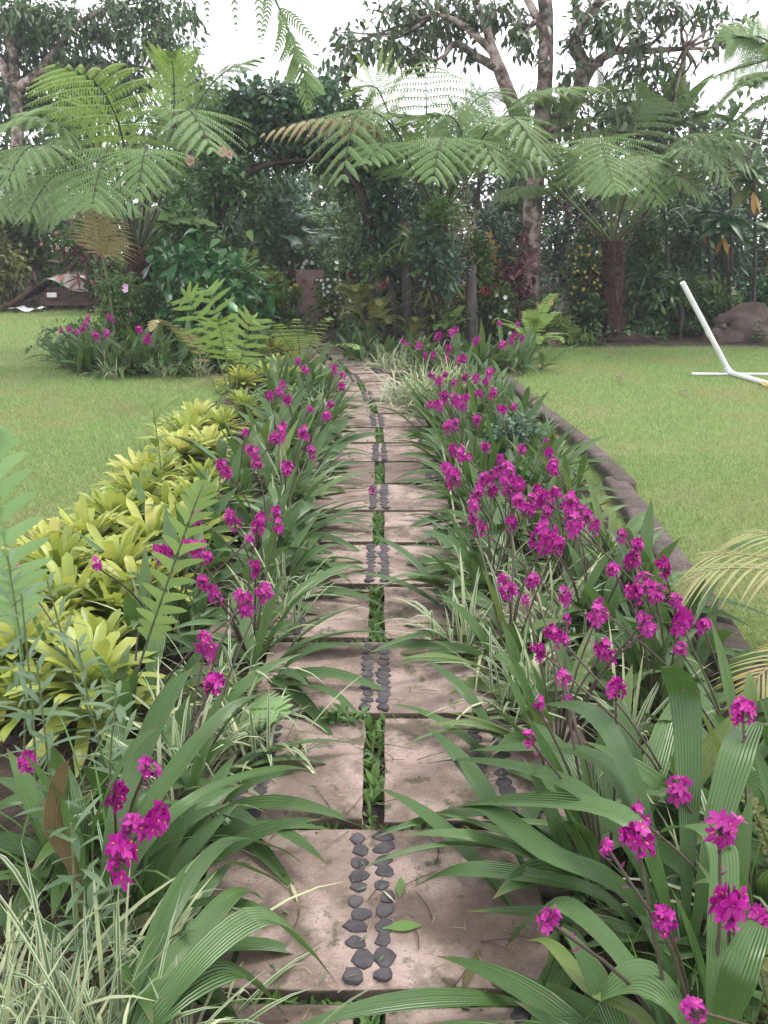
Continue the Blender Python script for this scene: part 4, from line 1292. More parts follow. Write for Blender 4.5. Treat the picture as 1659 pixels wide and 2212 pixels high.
seedling('green seedling with paired leaves standing over the golden bromeliads', G(485, 1120, .02) * [1, 1, 0] + [-.35, 0, .02], .62, 14, .15, .05, 'lf_light', 6)
for i, (x, y, h, lab) in enumerate(((-.78, 1.9, .62, 'thin weed with narrow leaves before the lowest bromeliad'), (-.92, 2.1, .7, 'tall thin weed at the left edge above the near orchids'), (-.7, 2.15, .55, 'thin weed beside the browned orchid leaf'),
                                    (-1.05, 2.35, .72, 'wispy weed under the pale lobed frond'), (-.6, 1.95, .5, 'low wispy weed behind the near left flower heads'), (-.82, 2.45, .6, 'weed with blue-green leaves between bromeliads and orchids'),
                                    (-.55, 1.5, .45, 'blue-green weed among the nearest left flower heads'))):
    seedling(lab, (x, y, .01), h, 26, .10, .014, 'weed_blue', 60 + i, 'wild_weed', 'thin weeds in the left bed', 'weed', lean=float(rsS.randn() * .08))
for i, (x, y, lab) in enumerate(((.72, 1.1, 'small-leaved creeping weed at the bottom right corner'), (.8, 1.35, 'creeping weed between the nearest right flower heads'), (.95, 1.75, 'creeping weed under the big leaves, right picture edge'))):
    seedling(lab, (x, y, .01), .35, 60, .03, .018, 'lf_olive', 90 + i, 'creeping_weed', 'creeping weeds in the right bed', 'weed', lean=-.15)
grass_clump('wild_grass', 'thin wild grass among the nearest orchids, right', 'grass clump', .72, 1.45, 60, .55, .006, M['weed'], 7, 'wild grass in the beds', spread=.12)
grass_clump('wild_grass', 'thin wild grass in front of the lowest bromeliad, left', 'grass clump', -.8, 1.85, 60, .6, .006, M['weed'], 8, 'wild grass in the beds', spread=.12)
grass_clump('wild_grass', 'thin yellow-green grass beside the near right kerb', 'grass clump', 1.15, 2.2, 60, .6, .006, M['weed'], 9, 'wild grass in the beds', spread=.12)


# rose-like shrub in the right bed
# ------------------------------------------------------------------ generic shrubs and trees
def crown_leaves(mb, blobs, L, W, mat, rs, pf=P_OVAL, nl=2, nx=3, hang=0.0, up=.25, droop=.2, fold=.2, clump=7):
    """leaves in clumps through ellipsoid volumes; blobs: (centre, radii, n)"""
    for c, r, n in blobs:
        c, r = np.asarray(c, float), np.asarray(r, float)
        nc = max(1, n // clump)
        v = nrm(rs.randn(nc, 3))
        rad = rs.rand(nc) ** .45
        pc = v * rad[:, None]
        P = np.repeat(pc, clump, 0) * r + c + rs.randn(nc * clump, 3) * L * .45
        out = nrm(np.repeat(v, clump, 0) * .7 + rs.randn(nc * clump, 3) * .75 + Z * up - Z * hang)
        mb.ribbons(P, out, side_of(out, rs, .7), L * (.6 + .6 * rs.rand(len(P))), W * (.7 + .5 * rs.rand(len(P))), mat, pf=pf, nl=nl, nx=nx, droop=droop, fold=fold)


def shrub(label, px0, px1, pytop, Y, L, W, mat, n, seed, name='shrub', cat='shrub', zb=0.0, group=None, flowers=None, depth=None, nblob=5, stems=4, pf=P_OVAL, hang=0.0, mat2=None, pybot=None, nl=2, up=.25):
    rs = np.random.RandomState(seed)
    a, b_, top = D(px0, 700, Y), D(px1, 700, Y), D((px0 + px1) / 2, pytop, Y)
    w = b_[0] - a[0]
    zbot = zb if pybot is None else D(px0, pybot, Y)[2]
    h = top[2] - zbot
    cx = (a[0] + b_[0]) / 2
    dep = depth or min(w, 1.4) * .8
    base = np.array([cx, Y, zb])
    t = thing(name, label, cat, base, group)
    mb = MB()
    blobs = []
    for k in range(nblob):
        u, v = (rs.rand() - .5), .15 + .75 * (k + rs.rand()) / nblob
        c = np.array([cx + u * w * .62, Y + (rs.rand() - .5) * dep * .5, zbot + h * v])
        r = np.array([w * (.24 + .14 * rs.rand()), dep * .4, h * .2 + .04])
        r[2] = min(r[2], top[2] - c[2]) if top[2] - c[2] > .05 else .06
        blobs.append((c, r, int(n * 1.35 / nblob)))
    st = MB()
    for k in range(stems):
        c = blobs[k % nblob][0]
        st.tube([base + np.append(rs.randn(2) * .05, 0), base * [.6, .6, .5] + c * [.4, .4, .5] + [0, 0, .05 * h], c], [.02 * min(1.5, h), .006], M['bark_dark'], ns=5, K=7)
    if stems:
        st.build('stems', t, base)
    crown_leaves(mb, blobs if not mat2 else blobs[:-2], L, W, M[mat], rs, hang=hang, pf=pf, nl=nl, up=up)
    if mat2:
        crown_leaves(mb, blobs[-2:], L, W, M[mat2], rs, hang=hang, pf=pf, nl=nl, up=up)
    mb.build('leaves', t, base)
    if flowers:
        fm, fn, fr = flowers
        for k in range(fn):
            c, r, _ = blobs[rs.randint(nblob)]
            v = nrm(rs.randn(3) + [0, -1.1, .5])
            p = c + v * r * 1.05
            f = MB()
            nn = nrm(v + [0, -.6, .2])
            q = nrm(np.cross(nn, Z)); q2 = np.cross(nn, q)
            an = np.arange(5) * 1.2566
            dd = nrm(np.cos(an)[:, None] * q + np.sin(an)[:, None] * q2 + nn * .25)
            f.ribbons(np.repeat(p[None], 5, 0), dd, nrm(np.cross(dd, nn)), fr, fr * .8, M[fm], pf=P_PETAL, nl=2, nx=3, droop=0)
            f.build('flower', t, base)
    return t, blobs


# bluish rose bush in the right bed
p = G(1110, 930, .3)
shrub('bluish small-leaved bush between the orchids and the kerb', 1060, 1170, 905, p[1], .055, .035, 'lf_blue', 420, 301, cat='bush', depth=.4, pybot=985)

# --- left island: orchids round the tree fern foot
ISL = [(-3.45, 10.65, 'leftmost ground orchid of the round bed on the lawn'), (-3.05, 10.4, 'ground orchid second from the left in the round bed'), (-2.65, 10.35, 'ground orchid at the front of the round bed under magenta spikes'),
       (-2.3, 10.45, 'ground orchid right of centre in the round bed'), (-1.95, 10.6, 'ground orchid in the round bed beside the striped grass'), (-3.2, 10.9, 'ground orchid behind the leftmost one in the round bed'),
       (-2.8, 10.85, 'ground orchid in the second row of the round bed, under the dry palm'), (-2.35, 11.0, 'ground orchid in the second row of the round bed, under the glossy shrub'),
       (-3.6, 10.9, 'outermost orchid at the lawn side of the round bed'), (-3.25, 10.5, 'front left orchid of the round bed, in leaf, above striped grass'), (-2.5, 10.6, 'orchid in the middle of the round bed front'), (-1.75, 10.9, 'last orchid of the round bed towards the path')]
n0 = len(ORCH)
for i, (x, y, lab) in enumerate(ISL):
    orchid(x, y, lab, 3 + i % 3, 'any', 1.25, i * 1.1, 'ground orchids round the island bed')
put_heads([(150, 712), (165, 718), (185, 700), (190, 688), (207, 725), (235, 685), (243, 692), (230, 722), (178, 712), (133, 715), (300, 712), (318, 735)], ORCH[n0:], 3, (.55, .7))
grass_clump('striped_grass', 'striped grass tuft at the front of the round lawn bed', 'grass clump', -2.45, 10.2, 60, .4, .016, M['varieg'], 21, GV, mat2=M['varieg_pale'])
grass_clump('striped_grass', 'striped grass tuft at the left front of the round lawn bed', 'grass clump', -3.0, 10.15, 50, .4, .016, M['varieg'], 22, GV, mat2=M['varieg_pale'])
grass_clump('striped_grass', 'striped grass tuft at the right end of the round lawn bed', 'grass clump', -2.05, 10.25, 50, .4, .016, M['varieg'], 23, GV, mat2=M['varieg_pale'])

shrub('small-leaved green bush at the foot of the dry palm, with lilac flowers', 205, 330, 590, 11.4, .07, .035, 'lf_mid', 1500, 302, cat='bush', flowers=('fl_lilac', 3, .04))
shrub('dense dark bush behind the round bed beside the leaning stem', 270, 400, 600, 11.6, .08, .04, 'lf_dark', 1300, 303, cat='bush')
shrub('glossy shrub with big paddle leaves behind the round bed', 325, 560, 540, 11.5, .24, .10, 'lf_gloss', 420, 304, pf=P_OBOV, nl=4, pybot=690, flowers=None)
shrub('glossy shrub with upright paddle leaves, nearer the arch', 470, 585, 530, 12.2, .22, .10, 'lf_gloss', 240, 305, pf=P_OBOV, nl=4, mat2='lf_mid')
shrub('leafy shrub with fine stems in front of the arch leg', 370, 490, 430, 12.3, .12, .06, 'lf_mid', 900, 306, mat2='lf_dark', stems=6)
shrub('yellow-green leafy shrub left of the painted panel', 520, 635, 575, 15.5, .11, .07, 'lf_mid', 1000, 307, mat2='lf_light')
shrub('dark shrub filling the foot of the arch on the left', 430, 560, 480, 14.2, .12, .06, 'lf_dark', 1400, 308)
t_, bl = shrub('hibiscus bush with salmon flowers, left of the arch', 360, 520, 320, 12.9, .11, .07, 'lf_dark', 1500, 309, name='hibiscus', cat='bush')
for i, (px, py) in enumerate(((411, 347), (481, 328), (496, 333))):
    p = D(px, py, 11.6)
    f = MB()
    nn = nrm(np.array([.1 * i - .1, -1, .05]))
    q = nrm(np.cross(nn, Z)); q2 = np.cross(nn, q)
    an = np.arange(5) * 1.2566 + .3 * i
    dd = nrm(np.cos(an)[:, None] * q + np.sin(an)[:, None] * q2 + nn * .3)
    rr = .062 if i != 2 else .045
    f.ribbons(np.repeat(p[None], 5, 0), dd, nrm(np.cross(dd, nn)), rr, rr * 1.1, M['fl_pink'], pf=P_PETAL, nl=3, nx=3)
    f.tube([p, p + nn * .05], [.004, .003], M['fl_coral'], ns=5)
    f.tube([p, p * .7 + bl[-1][0] * .3 + [0, 0, .05], bl[-1][0]], [.003, .006], M['rachis_green'], ns=4)
    f.build('flower', t_, t_.location)


# dry palm sapling on a thin leaning stem
def dry_palm():
    base = np.array([D(245, 700, 11.2)[0], 11.2, 0])
    t = thing('dry_palm', 'dry straw-coloured palm sapling on a thin leaning stem, round bed', 'palm', base)
    top = D(222, 555, 11.2)
    mb = MB()
    mb.tube([base, base * .5 + top * .5 + [.03, 0, 0], top], [.022, .014], M['rachis_green'], ns=6)
    mb.build('stem', t, base)
    for i, (px, py) in enumerate(((205, 415), (185, 430), (240, 440))):
        mb = MB()
        e = D(px, py, 11.1 - .2 * i)
        frond(mb, [top, top * .6 + e * .4 + [.02, 0, 0], e], side=(1, -.3, 0), t0=.05, npairs=17, plen=.42, bip=False, pw=.022, mat=M['lf_straw'], rmat=M['lf_straw'], droop=.15, ang=(5, 35), seed=70 + i, rad=.009)
        mb.build('frond', t, base)


dry_palm()


# ------------------------------------------------------------------ arch of woody vines
def arch():
    base = np.array([-2.2, 13.6, 0])
    t = thing('vine_arch', 'dark arch of twisted woody vines under a leafy top, over the path', 'arch', base)
    rs = np.random.RandomState(44)
    path = [(470, 690), (468, 560), (476, 465), (512, 400), (570, 358), (650, 344), (715, 352), (765, 398), (792, 460), (800, 540), (790, 640), (795, 700)]
    for k in range(7):
        Y = 13.4 + .12 * k * (1 if k < 4 else .7)
        pts = []
        for (px, py) in path:
            o = rs.randn(2) * (7 if k else 2)
            pts.append(D(px + o[0], min(py + o[1] - 4 * (k % 3), 705), Y + rs.randn() * .05))
        mb = MB()
        mb.tube(pts, [.035, .028, .03, .025] if k < 3 else [.018, .012, .015], M['bark_dark'], ns=7, K=50, rough=.3, rs=rs)
        mb.build('woody_stem', t, base)
    mb = MB()
    blobs = []
    for px, py, rx, ry, n in ((470, 300, 60, 50, 700), (540, 270, 70, 50, 800), (620, 285, 80, 40, 900), (700, 300, 80, 35, 900), (780, 320, 60, 45, 700), (830, 360, 40, 60, 600), (830, 450, 35, 60, 500), (820, 540, 30, 60, 350), (455, 400, 35, 60, 500), (560, 225, 90, 35, 800),
                              (680, 225, 90, 35, 800), (600, 345, 60, 16, 260), (700, 345, 50, 16, 240), (520, 400, 25, 40, 220), (750, 385, 30, 30, 200), (478, 480, 25, 60, 300), (790, 480, 25, 60, 260), (480, 590, 30, 60, 260)):
        s = 14 / FPX
        blobs.append((D(px, py, 13.8), (rx * s, .55, ry * s), n))
    crown_leaves(mb, blobs, .12, .07, M['lf_dark'], rs, hang=.2)
    crown_leaves(mb, [(b_[0] + [0, -.3, .1], b_[1] * np.array([.8, .5, .8]), b_[2] // 6) for b_ in blobs], .13, .08, M['lf_blue'], rs)
    mb.build('leaves', t, base)


arch()


# ------------------------------------------------------------------ painted panel, pile, urn, rock, pipes
def box(mb, c, s, m, rz=0.0, jit=0.0):
    c, s = np.asarray(c, float), np.asarray(s, float) / 2
    v = np.array([[x, y, z] for z in (-1, 1) for y in (-1, 1) for x in (-1, 1)], float) * s
    # chamfered box: every corner split in three
    ch = min(s) * .12
    V, F = [], []
    cs, sn = math.cos(rz), math.sin(rz)
    idx = {}
    for i, p in enumerate(v):
        for a in range(3):
            q = p.copy()
            for b_ in range(3):
                if b_ != a:
                    q[b_] -= math.copysign(ch, q[b_])
            idx[i, a] = len(V)
            V.append(q)
    for a in range(3):
        for sg in (0, 1):
            o = [k for k in range(3) if k != a]
            ids = [i for i in range(8) if ((i >> a) & 1) == sg]
            ring = sorted(ids, key=lambda i: math.atan2(v[i][o[1]], v[i][o[0]]))
            F.append([idx[i, a] for i in ring])
    for i in range(8):
        F.append([idx[i, 0], idx[i, 1], idx[i, 2]])
    for i in range(8):
        for a in range(3):
            j = i ^ (1 << a)
            if j > i:
                o = [k for k in range(3) if k != a]
                F.append([idx[i, o[0]], idx[i, o[1]], idx[j, o[1]], idx[j, o[0]]])
    V = np.array(V)
    W_ = np.stack([V[:, 0] * cs - V[:, 1] * sn, V[:, 0] * sn + V[:, 1] * cs, V[:, 2]], -1) + c
    quads = []
    for f in F:
        P = V[f]
        n = np.cross(P[1] - P[0], P[2] - P[0])
        if n @ P.mean(0) < 0:
            f = f[::-1]
        quads.append(f)
    q4 = [f for f in quads if len(f) == 4]
    q3 = [f for f in quads if len(f) == 3]
    n0 = mb.n
    mb.add(W_, q4, np.zeros((len(W_), 2)), m)
    mb.f.append(np.array([[f[0] + n0, f[1] + n0, f[2] + n0, -1] for f in q3]))
    mb.mi.append(np.full(len(q3), mb.mat(m)))


def panel():
    Y = 16.2
    a, b_ = D(641, 680, Y), D(699, 583, Y)
    w, zt = b_[0] - a[0], b_[2]
    cx = (a[0] + b_[0]) / 2
    base = np.array([cx, Y, 0])
    t = thing('garden_cabinet', 'red-brown painted wooden cabinet door with two small brass catches, beyond the arch', 'cabinet', base)
    mb = MB(); box(mb, (cx, Y, zt / 2), (w, .035, zt), M['door']); mb.build('door', t, base, smooth=False)
    mb = MB(); box(mb, (cx - w / 2 - .075, Y + .05, zt * .64), (.12, .04, zt * .72), M['door_frame']); mb.build('side_board', t, base, smooth=False)
    mb = MB(); box(mb, (cx - w / 2 - .055, Y + .11, zt * .28), (.06, .05, zt * .56), M['door_frame']); mb.build('post', t, base, smooth=False)
    mb = MB(); box(mb, (cx, Y + .25, zt * .48), (w * 1.1, .4, zt * .96), M['door_frame']); mb.build('cabinet_body', t, base, smooth=False)
    for px in (657, 682):
        p = D(px, 608, Y - .03)
        mb = MB(); box(mb, (p[0], Y - .03, p[2]), (.065, .02, .07), M['brass']); mb.build('catch', t, base, smooth=False)


panel()
shrub('bush of small white blooms growing over the top of the painted cabinet', 622, 745, 555, 16.6, .07, .045, 'lf_mid', 900, 311, cat='bush', pybot=600, flowers=('fl_white', 30, .042), zb=0.0)
shrub('white-flowered bush standing right of the painted cabinet', 690, 765, 595, 15.6, .07, .05, 'lf_light', 1000, 312, cat='bush', flowers=('fl_white', 36, .032), mat2='lf_mid')


def pile():
    Y = 19.0
    s = Y / FPX
    base = np.array([D(120, 680, Y)[0], Y, 0])
    # bent sheet
    t = thing('bent_sheet', 'weathered pale sheet bent over the timber pile at the back of the left lawn', 'sheet', base)
    prof_px = [(8, 664), (40, 650), (70, 622), (98, 604), (118, 597), (150, 595), (178, 600), (198, 616), (205, 628)]
    sp = np.array([D(px, py, Y) for px, py in prof_px])
    sp = catmull(sp, 28)
    mb = MB()
    v = np.stack([sp, sp + [.12, .9, .12]], 1)
    v2 = np.stack([sp + [0, 0, -.03], sp + [.12, .9, .09]], 1)
    mb._grid(v[None], 1, 27, 2, M['sheet'])
    mb._grid(v2[None, :, ::-1], 1, 27, 2, M['timber'])
    mb._grid(np.stack([v[:, 0], v2[:, 0]], 1)[None], 1, 27, 2, M['timber'])
    mb.build('curved_roof', t, base)
    mb = MB()
    e = catmull([D(118, 606, Y - .05), D(160, 628, Y - .06), D(204, 629, Y - .05)], 12)
    v = np.stack([e, e + [0, .25, .12]], 1)
    mb._grid(np.stack([catmull([D(100, 602, Y - .02), D(150, 595, Y - .02), D(200, 622, Y - .02)], 12), e], 1)[None], 1, 11, 2, M['sheet'])
    mb.build('front_flap', t, base)
    for i, (x0, x1, y, lab) in enumerate(((85, 205, 655, 'lowest brown timber in the pile under the bent sheet'), (88, 200, 645, 'second brown timber from the bottom of the pile'), (95, 205, 635, 'third brown timber from the bottom of the pile'), (100, 190, 625, 'topmost timber of the pile under the sheet'))):
        a, b_ = D(x0, y, Y + .15), D(x1, y, Y + .15)
        tt = MB()
        c = (a + b_) / 2
        box(tt, (c[0], Y + .2 + .03 * i, c[2]), (b_[0] - a[0], .25, .092), M['timber'], rz=.02 * (i - 1))
        o = tt.build('timber_beam', None, c, smooth=False)
        o.location = tuple(c)
        tag(o, lab, 'timber', 'timbers under the bent sheet')
    mb = MB()
    c = D(167, 641, Y - .0)
    c = D(84, 0 + 640, Y - .1) * 0 + D(162, 0 + 0, Y) * 0 + D(112, 637, Y - .02)
    box(mb, c, (.19, .03, .09), M['white'])
    o = mb.build('white_tile', None, c, smooth=False); o.location = tuple(c)
    tag(o, 'small white tile leaning on the timber pile', 'tile')
    mb = MB()
    c = D(60, 664, Y - .3)
    c[2] = .05
    rs = np.random.RandomState(8)
    g = np.zeros((9, 6, 3))
    for i in range(9):
        for j in range(6):
            g[i, j] = c + [(i / 8 - .5) * .62, (j / 5 - .5) * .4, .05 * rs.rand() + .05 * math.sin(i) * .5]
    mb._grid(g[None], 1, 8, 6, M['white'])
    o = mb.build('crumpled_sheet', None, c); o.location = tuple(c)
    tag(o, 'crumpled white plastic sheet lying before the timber pile', 'plastic sheet')
    mb = MB()
    mb.tube([D(0, 668, Y - .4), D(30, 650, Y - .3), D(62, 628, Y - .25)], [.05, .03], M['timber'], ns=6, K=10)
    o = mb.build('dead_branch', None, c); o.location = tuple(c)
    tag(o, 'dry brown branch leaning against the left side of the pile', 'branch')


pile()


def urn():
    Y = 17.0
    c = D(1636, 600, Y)
    w = .62
    base = np.array([c[0] + .0, Y, 0])
    t = thing('stone_pedestal', 'dark square stone block carrying the grey urn', 'pedestal', base)
    mb = MB(); box(mb, (c[0], Y + .1, (c[2] - .05) / 2), (w + .3, .7, c[2] - .05), M['pedestal']); mb.build('block', t, base, smooth=False)
    mb = MB(); box(mb, (c[0], Y + .1, c[2] - .025), (w + .38, .78, .05), M['pedestal']); mb.build('cap_slab', t, base, smooth=False)
    ub = np.array([c[0], Y + .05, c[2]])
    t = thing('garden_urn', 'grey footed stone urn on the dark block', 'urn', ub)
    pf = [(.0, .13), (.03, .13), (.05, .09), (.10, .05), (.15, .06), (.17, .09), (.24, .115), (.38, .145), (.44, .15), (.45, .18), (.49, .185), (.49, .15), (.42, .12)]
    a = np.linspace(0, 6.283, 25)
    v = np.array([[[r * math.cos(q), r * math.sin(q), z] for q in a] for z, r in pf]) + ub
    mb = MB(); mb._grid(v[None, :, ::-1], 1, len(pf) - 1, 25, M['urn']); mb.build('bowl', t, ub)
    return ub


urn()


def blob_rock(name, label, c, r, mat, seed, cat='rock', group=None):
    bm = bmesh.new()
    bmesh.ops.create_icosphere(bm, subdivisions=4, radius=1)
    for v in bm.verts:
        n = mnoise.noise_vector(v.co * 1.3 + Vector((seed, 0, 0))) * .35 + mnoise.noise_vector(v.co * 5 + Vector((seed, 2, 0))) * .08
        p = v.co + n
        v.co = Vector((p.x * r[0], p.y * r[1], max(p.z * r[2], -.1)))
    me = bpy.data.meshes.new(name)
    for f in bm.faces:
        f.smooth = True
    bm.to_mesh(me); bm.free()
    me.materials.append(mat)
    o = link(name, me, None, tuple(float(q) for q in c))
    return tag(o, label, cat, group, 'thing')


p = D(1612, 740, 13.7)
blob_rock('boulder', 'big brown boulder behind the white pipe at the lawn edge', (p[0], 13.9, 0), (.46, .4, .46), M['rock'], 1.5)
p = D(1540, 755, 13.6)
blob_rock('boulder', 'low dark stone left of the big boulder', (p[0] + .2, 13.7, 0), (.3, .3, .22), M['rock'], 4.5)
p = D(1190, 720, 13.2)
blob_rock('boulder', 'small brown stone below the yellow-green edging plants', (p[0], 13.3, 0), (.28, .25, .2), M['rock'], 7.5)
p = D(1350, 745, 13.7)
blob_rock('earth_mound', 'low reddish earth mound at the foot of the reddish tree fern', (p[0] + .1, 13.6, 0), (.38, .2, .12), M['soil'], 9.5, cat='mound')


def pipes():
    el = D(1575, 802, 10.35); el[2] = .035
    base = np.array([el[0], el[1], 0])
    t = thing('pipe_frame', 'bent white plastic pipe frame standing on the right lawn', 'pipe frame', base)
    top = D(1474, 610, 10.15)
    r = .028
    mb = MB(); mb.tube([el + [0, 0, .01], el * .5 + top * .5 + [.008, 0, -.006], top], [r, r, r], M['pvc'], ns=14, K=12); mb.build('leaning_pipe', t, base)
    nx = G(1690, 838, .03); nx[2] = .03
    mb = MB(); mb.tube([el, nx], [r, r], M['pvc'], ns=14, K=2); mb.build('ground_pipe', t, base)
    d1, d2 = nrm(top - el), nrm(nx - el)
    mb = MB(); mb.tube([el + d1 * .075, el + d1 * .02 + d2 * .02, el + d2 * .075], [r + .006] * 3, M['pvc'], ns=14, K=10); mb.build('elbow', t, base)
    a, b_ = G(1494, 808, .02), G(1720, 809, .02)
    mb = MB(); mb.tube([a, b_], [.016, .016], M['pvc'], ns=12, K=2); mb.build('cross_pipe', t, base)
    mid = el * .55 + top * .45
    mb = MB(); mb.tube([mid - d1 * .03, mid + d1 * .03], [r + .003] * 2, M['pvc'], ns=14, K=2); mb.build('coupling', t, base)


pipes()


# ------------------------------------------------------------------ stumps with epiphytes
def stump(label, px, py0, py1, Y, r, seed, name='tree_stump', mat='post', cat='stump', group='weathered stumps at the end of the path'):
    rs = np.random.RandomState(seed)
    top = D(px, py1, Y)
    base = np.array([D(px, py0, Y)[0] + rs.randn() * .02, Y, 0])
    t = thing(name, label, cat, base, group)
    mb = MB()
    mb.tube([base + [0, 0, -.03], base * .5 + top * .5 + np.append(rs.randn(2) * .02, 0), top], [r * 1.15, r, r * .85], M[mat], ns=12, K=18, rough=.25, rs=rs)
    mb.build('bole', t, base)
    return top


stump('grey post-like stump standing alone right of the path end', 1018, 705, 572, 12.3, .075, 1)
stump('left one of the twin fern-covered trunks at the path end', 882, 705, 480, 12.6, .075, 2)
stump('right one of the twin fern-covered trunks at the path end', 905, 705, 500, 12.7, .07, 3)
stump('short dark stump behind the yellowish fern', 845, 705, 630, 12.5, .07, 4)
stump('thin dark trunk right of the arch', 800, 700, 590, 13, .05, 5)


def epi(label, px, py, Y, n, L, W, mat, seed, name='epiphyte_bromeliad', cat='bromeliad', group='bromeliads on the stumps', el=(5, 80), pf=P_GRASS, droop=(.3, .9)):
    rs = np.random.RandomState(seed)
    c = D(px, py, Y)
    t = thing(name, label, cat, c, group)
    mb = MB()
    d = azel(rs.rand(n) * 6.283, np.radians(el[0] + (el[1] - el[0]) * rs.rand(n)))
    mb.ribbons(np.repeat(np.zeros((1, 3)), n, 0) + rs.randn(n, 3) * .03, d, side_of(d, rs, .3), L * (.6 + .6 * rs.rand(n)), W, M[mat], pf=pf, nl=5, nx=3, droop=droop[0] + (droop[1] - droop[0]) * rs.rand(n), fold=.3)
    mb.build('leaves', t)
    return c


epi('yellow-green bromeliad high on the twin trunks', 885, 520, 12.4, 34, .42, .04, 'lf_light', 401)
epi('olive bromeliad with an orange centre on the right trunk', 930, 640, 12.2, 40, .48, .045, 'lf_olive', 402)
epi('bright bromeliad between the twin trunks and the grey stump', 965, 620, 12.4, 40, .5, .045, 'lf_light', 403)
epi('lower green bromeliad right of the twin trunks', 960, 680, 12.1, 36, .42, .04, 'lf_mid', 404)
epi('small red bromeliad on the dark trunk left of the ferns', 830, 620, 12.4, 16, .16, .03, 'brom_red', 405)
epi('red bromeliad beside the painted cabinet bush', 760, 600, 13.5, 14, .16, .03, 'brom_red', 406)
epi('rusty red bromeliad low behind the grey stump', 1050, 635, 13.0, 20, .2, .035, 'brom_red', 407)
epi('ruddy bromeliad on the bare trunk under the arch leg', 540, 695, 11.6, 18, .2, .03, 'brom_red', 408)
for i, (lab, px, py, Y, n, L, m) in enumerate((
        ('yellowish fern at the foot of the twin trunks', 800, 690, 12.0, 12, .75, 'lf_olive'),
        ('drooping yellowish fern left of the twin trunks', 775, 650, 12.3, 10, .6, 'lf_olive'),
        ('green fern hanging from the left twin trunk', 880, 560, 12.4, 10, .5, 'lf_light'),
        ('fern tuft on the right twin trunk', 915, 590, 12.4, 8, .45, 'lf_light'),
        ('low fern at the stump bases', 890, 720, 11.8, 10, .5, 'lf_olive'),
        ('fresh fern under the grey stump', 970, 700, 11.8, 10, .5, 'lf_mid'),
        ('broad fern at the right end of the far orchids', 1150, 730, 11.6, 14, .7, 'fern_bright'),
        ('dark blue-green fern beyond the arch', 700, 520, 17, 10, 1.3, 'lf_blue'),
        ('dark fern in the gloom beyond the arch', 590, 500, 16.5, 10, 1.3, 'lf_blue'),
        ('bluish big fern behind the timber pile', 60, 570, 20.6, 16, 1.2, 'lf_blue'),
        ('dark fern behind the bluish one at the left edge', 5, 540, 21.0, 12, 1.2, 'lf_dark'))):
    p = D(px, py, Y)
    fern_rosette(lab, p[0], p[1], n, L, L * .17, m, 500 + i, z=max(.02, p[2] - L * .25), pw=.035 if L < 1 else .06, name='sword_fern', npairs=20)

# far orchids in the right bush
n0 = len(ORCH)
RB = [(1.05, 10.4, 'ground orchid at the near side of the far right clump'), (1.35, 10.55, 'ground orchid in the far right clump touching the lawn'), (.75, 10.55, 'ground orchid at the left end of the far right clump'), (1.6, 10.8, 'rightmost ground orchid of the far clump before the fern'),
      (1.2, 11.0, 'ground orchid behind the middle of the far right clump'), (.3, 10.9, 'ground orchid behind the striped grass mound, path end'), (.0, 11.2, 'ground orchid at the foot of the yellowish fern'), (-.3, 11.6, 'ground orchid left of the path end')]
for i, (x, y, lab) in enumerate(RB):
    orchid(x, y, lab, 3 + i % 3, 'any', 1.1, i * 1.3, 'ground orchids at the end of the path')
put_heads([(1080, 700), (1118, 700), (1113, 722), (1105, 735), (1030, 735), (1128, 730), (975, 720), (985, 712), (945, 728), (870, 738), (1085, 745), (1058, 805), (905, 745)], ORCH[n0:], 5, (.5, .65))
for rec in ORCH[n0:]:
    pass

# --- middle distance shrubs to the right
shrub('shrub hung with yellow blossom, right of the mottled trunk', 1185, 1310, 470, 15.2, .10, .05, 'lf_mid', 1700, 320, flowers=('fl_yellow', 95, .026), mat2='lf_blue', nblob=7)
shrub('small shrub with yellow blossom left of the leaning pipe', 1255, 1420, 520, 16.0, .10, .05, 'lf_mid', 1200, 321, flowers=('fl_yellow', 50, .026))
shrub('maroon-leaved ti plant left of the mottled trunk', 1075, 1135, 545, 13.8, .26, .055, 'lf_red', 240, 322, name='ti_plant', cat='ti plant', pf=P_LANCE, nl=3, nblob=4)
shrub('maroon-leaved plant in the shade right of the yellow blossom', 1255, 1320, 600, 15.0, .26, .055, 'lf_red', 160, 323, name='ti_plant', cat='ti plant', pf=P_LANCE, nl=3, nblob=3)
shrub('small dark red plant far left behind the coral blooms', 155, 235, 490, 18.5, .35, .07, 'lf_red', 120, 325, name='ti_plant', cat='ti plant', pf=P_LANCE, nl=3, nblob=3)
shrub('croton with yellow leaves above the maroon plant', 1030, 1105, 520, 14.2, .15, .07, 'lf_light', 260, 326, name='croton', cat='croton', mat2='lf_orange')
shrub('low white-flowered bush behind the grey stump', 1030, 1120, 615, 13.4, .07, .05, 'lf_mid', 900, 327, cat='bush', flowers=('fl_white', 7, .035))
shrub('pink-flowered low bush at the foot of the mottled trunk', 1120, 1200, 640, 13.6, .07, .05, 'lf_dark', 700, 328, cat='bush', flowers=('fl_coral', 4, .05))
shrub('low yellow-green clipped plant at the lawn edge', 1170, 1270, 690, 13.3, .07, .03, 'lf_light', 1100, 329, cat='bush')
shrub('dark leafy plant below the yellow blossom shrub', 1230, 1310, 650, 14.2, .14, .08, 'lf_dark', 500, 330)
shrub('fine-leaved tall shrub between arch and twin trunks', 800, 900, 380, 13.4, .11, .055, 'lf_blue', 1700, 331, nblob=7)
shrub('pale green sapling in front of the arch right leg', 770, 830, 540, 12.8, .13, .06, 'lf_mid', 220, 332)
shrub('tall dark shrub behind the twin trunks', 850, 1010, 400, 14.2, .11, .06, 'lf_dark', 2200, 333, nblob=8)
